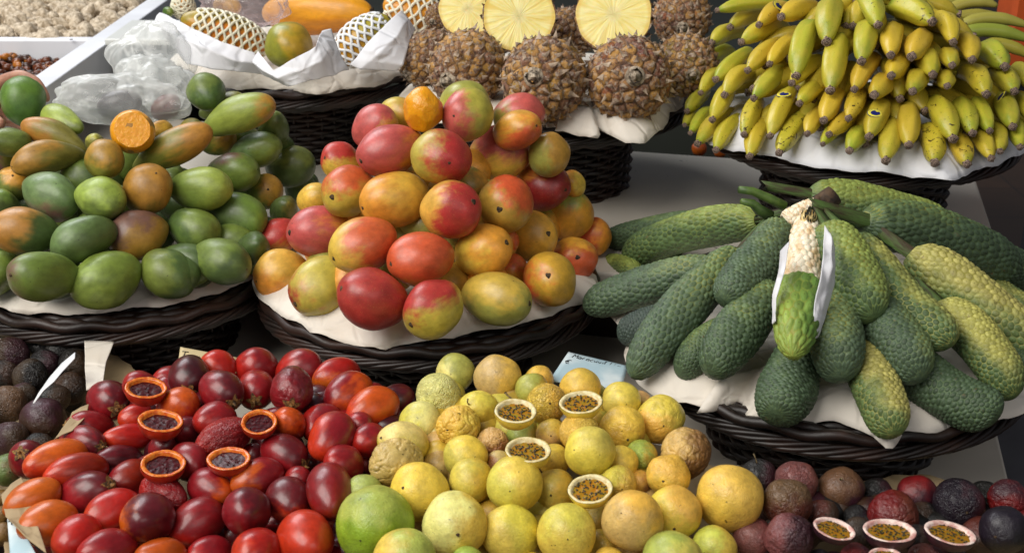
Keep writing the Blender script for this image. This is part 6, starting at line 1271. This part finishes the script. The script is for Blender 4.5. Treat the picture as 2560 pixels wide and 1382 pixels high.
# ------------------------------------------------------------------ hand holding a mango
gm = make_fruit('green', 'green_mango', P(56, 258, 1.92), frame(unit(CU * 1.0 - CR * .35 + CF * .3)), 56 * 1.92 / FPX, 1.16, rgb('5a7a2c'), rgb('46682a'), img_dir(-60), .3, ulabel('large green mango held by a hand at the left edge'), 'green mango', None, scar=False, k=1)
def skin_body(name, chains, mat, sub=2):
    V, E, RR = [], [], []
    idx = {}
    def vid(p, r):
        k = tuple(round(float(c), 5) for c in p)
        if k not in idx: idx[k] = len(V); V.append(k); RR.append(r)
        return idx[k]
    for ch in chains:
        prev = None
        for p, r in ch:
            i = vid(p, r)
            if prev is not None and prev != i: E.append((prev, i))
            prev = i
    me = bpy.data.meshes.new(name); me.from_pydata(V, E, []); o = bpy.data.objects.new(name, me); COL.objects.link(o)
    m = o.modifiers.new('s', 'SKIN'); sv = me.skin_vertices[0].data
    for i, r in enumerate(RR): sv[i].radius = (r, r)
    sv[0].use_root = True; m.use_smooth_shade = True; s = o.modifiers.new('u', 'SUBSURF'); s.levels = sub; s.render_levels = sub
    dg_ = bpy.context.evaluated_depsgraph_get(); dg_.update(); m2 = bpy.data.meshes.new_from_object(o.evaluated_get(dg_)); o.modifiers.clear(); o.data = m2; m2.materials.clear(); m2.materials.append(mat)
    m2.polygons.foreach_set('use_smooth', [True] * len(m2.polygons)); return o
M_hand = plain('hand_skin', rgb('9a6a54'), .5, .12, 40, (150, .15), rgb('b08068'), Subsurface_Weight=.1, Subsurface_Scale=.01)
H = lambda x, y, d: P(x, y, d)
palm = (H(-40, 262, 1.985), .024); wrist = (H(-130, 300, 1.99), .026)
chains = [[palm, wrist, (H(-260, 360, 2.0), .031), (H(-520, 480, 2.02), .040)],
 [palm, (H(-20, 228, 1.985), .017), (H(8, 200, 1.972), .0098), (H(52, 186, 1.962), .009), (H(92, 205, 1.955), .0085), (H(112, 238, 1.952), .0078), (H(119, 256, 1.95), .006)],
 [palm, (H(-12, 250, 1.99), .017), (H(30, 232, 2.0), .0098), (H(75, 235, 1.995), .009), (H(100, 262, 1.985), .008), (H(104, 290, 1.97), .0065)],
 [palm, (H(-12, 272, 1.99), .016), (H(28, 270, 2.0), .0095), (H(70, 275, 1.995), .0088), (H(92, 300, 1.98), .008), (H(90, 322, 1.965), .006)],
 [palm, (H(-14, 294, 1.985), .014), (H(25, 304, 1.99), .0085), (H(58, 316, 1.98), .0075), (H(66, 330, 1.965), .0055)],
 [palm, (H(-34, 275, 1.945), .016), (H(-22, 296, 1.91), .0115), (H(-4, 308, 1.885), .0105), (H(6, 312, 1.872), .0085)]]
hd = skin_body('person', chains, M_hand); tag(hd, ulabel('hand of a person curled around a large green mango at the left edge'), 'person')
# person standing behind at the right, dark trousers seen between stall and bananas
px0 = on_plane(2520, 1000, 0.0); bx0, by0 = 1.47, 2.9
def body(x, y, z): return np.array([bx0 + x, by0 + y, z])
hip = (body(0, 0, .95), .15)
chains = [[hip, (body(-.10, -.01, .86), .105), (body(-.125, -.03, .50), .075), (body(-.13, 0, .12), .055), (body(-.13, -.02, .06), .05), (body(-.14, -.16, .04), .04)],
 [hip, (body(.10, .01, .86), .105), (body(.13, .0, .50), .075), (body(.14, .03, .12), .055), (body(.14, .01, .06), .05), (body(.15, -.13, .04), .04)],
 [hip, (body(0, 0, 1.15), .145), (body(0, .01, 1.38), .15), (body(0, .02, 1.50), .07), (body(0, .0, 1.58), .06), (body(0, -.01, 1.68), .095), (body(0, 0, 1.76), .07)],
 [(body(0, .01, 1.38), .15), (body(-.2, .01, 1.40), .06), (body(-.27, .0, 1.15), .045), (body(-.27, -.08, .92), .035), (body(-.27, -.12, .84), .03)],
 [(body(0, .01, 1.38), .15), (body(.2, .01, 1.40), .06), (body(.27, .0, 1.15), .045), (body(.27, -.08, .92), .035), (body(.27, -.12, .84), .03)]]
ps = skin_body('person', chains, plain('dark_denim', rgb('14161c'), .85, .2, 20), 2); tag(ps, ulabel('person in dark trousers standing behind the stall at the right edge'), 'person')
# small things at the edges
b = MB(); pb = P(2590, 20, 2.75); b.box((0, 0, 0), (.14, .10, .30)); o = b.build('orange_cloth', plain('orange_cloth', rgb('b84a12'), .7, .15), smooth=False); o.location = pb; m = o.modifiers.new('b', 'BEVEL'); m.width = .01; tag(o, ulabel('bright orange cloth beyond the bananas at the top right corner'), 'cloth')
for k, (px, py, r, lab) in enumerate(((1748, 372, 24, 'left'), (1800, 380, 20, 'right'))):
    d = on_plane(px, py, ZU - .08); o = make_fruit('pas', 'orange_fruit', d, frame((0, 0, 1)), r * 2.1 / FPX, 1.0, rgb('b85a14'), rgb('a84c10'), (0, 0, 1), .2, ulabel('round orange fruit in the shadow under the bananas, %s one of two' % lab), 'orange', 'oranges in the shadow under the bananas', scar=False, k=k)
b = MB(); n_ = 20; V = []
for i in range(n_):
    for j in range(n_):
        x, y = j / (n_ - 1) - .5, i / (n_ - 1) - .5; V.append((x * .5, y * .5, .05 + .10 * math.exp(-(x * x + y * y) * 6) + .04 * mn.noise(Vector((x * 5, y * 5, 2)))))
b.add(V, [(i * n_ + j, i * n_ + j + 1, (i + 1) * n_ + j + 1, (i + 1) * n_ + j) for i in range(n_ - 1) for j in range(n_ - 1)]); o = b.build('cloth_bag', plain('grey_cloth', rgb('5a5a60'), .8, .1)); pz = on_plane(2590, 1240, .45); o.location = pz; s = o.modifiers.new('t', 'SOLIDIFY'); s.thickness = .01
tag(o, ulabel('crumpled grey cloth bag beside the shelf at the lower right edge'), 'bag')
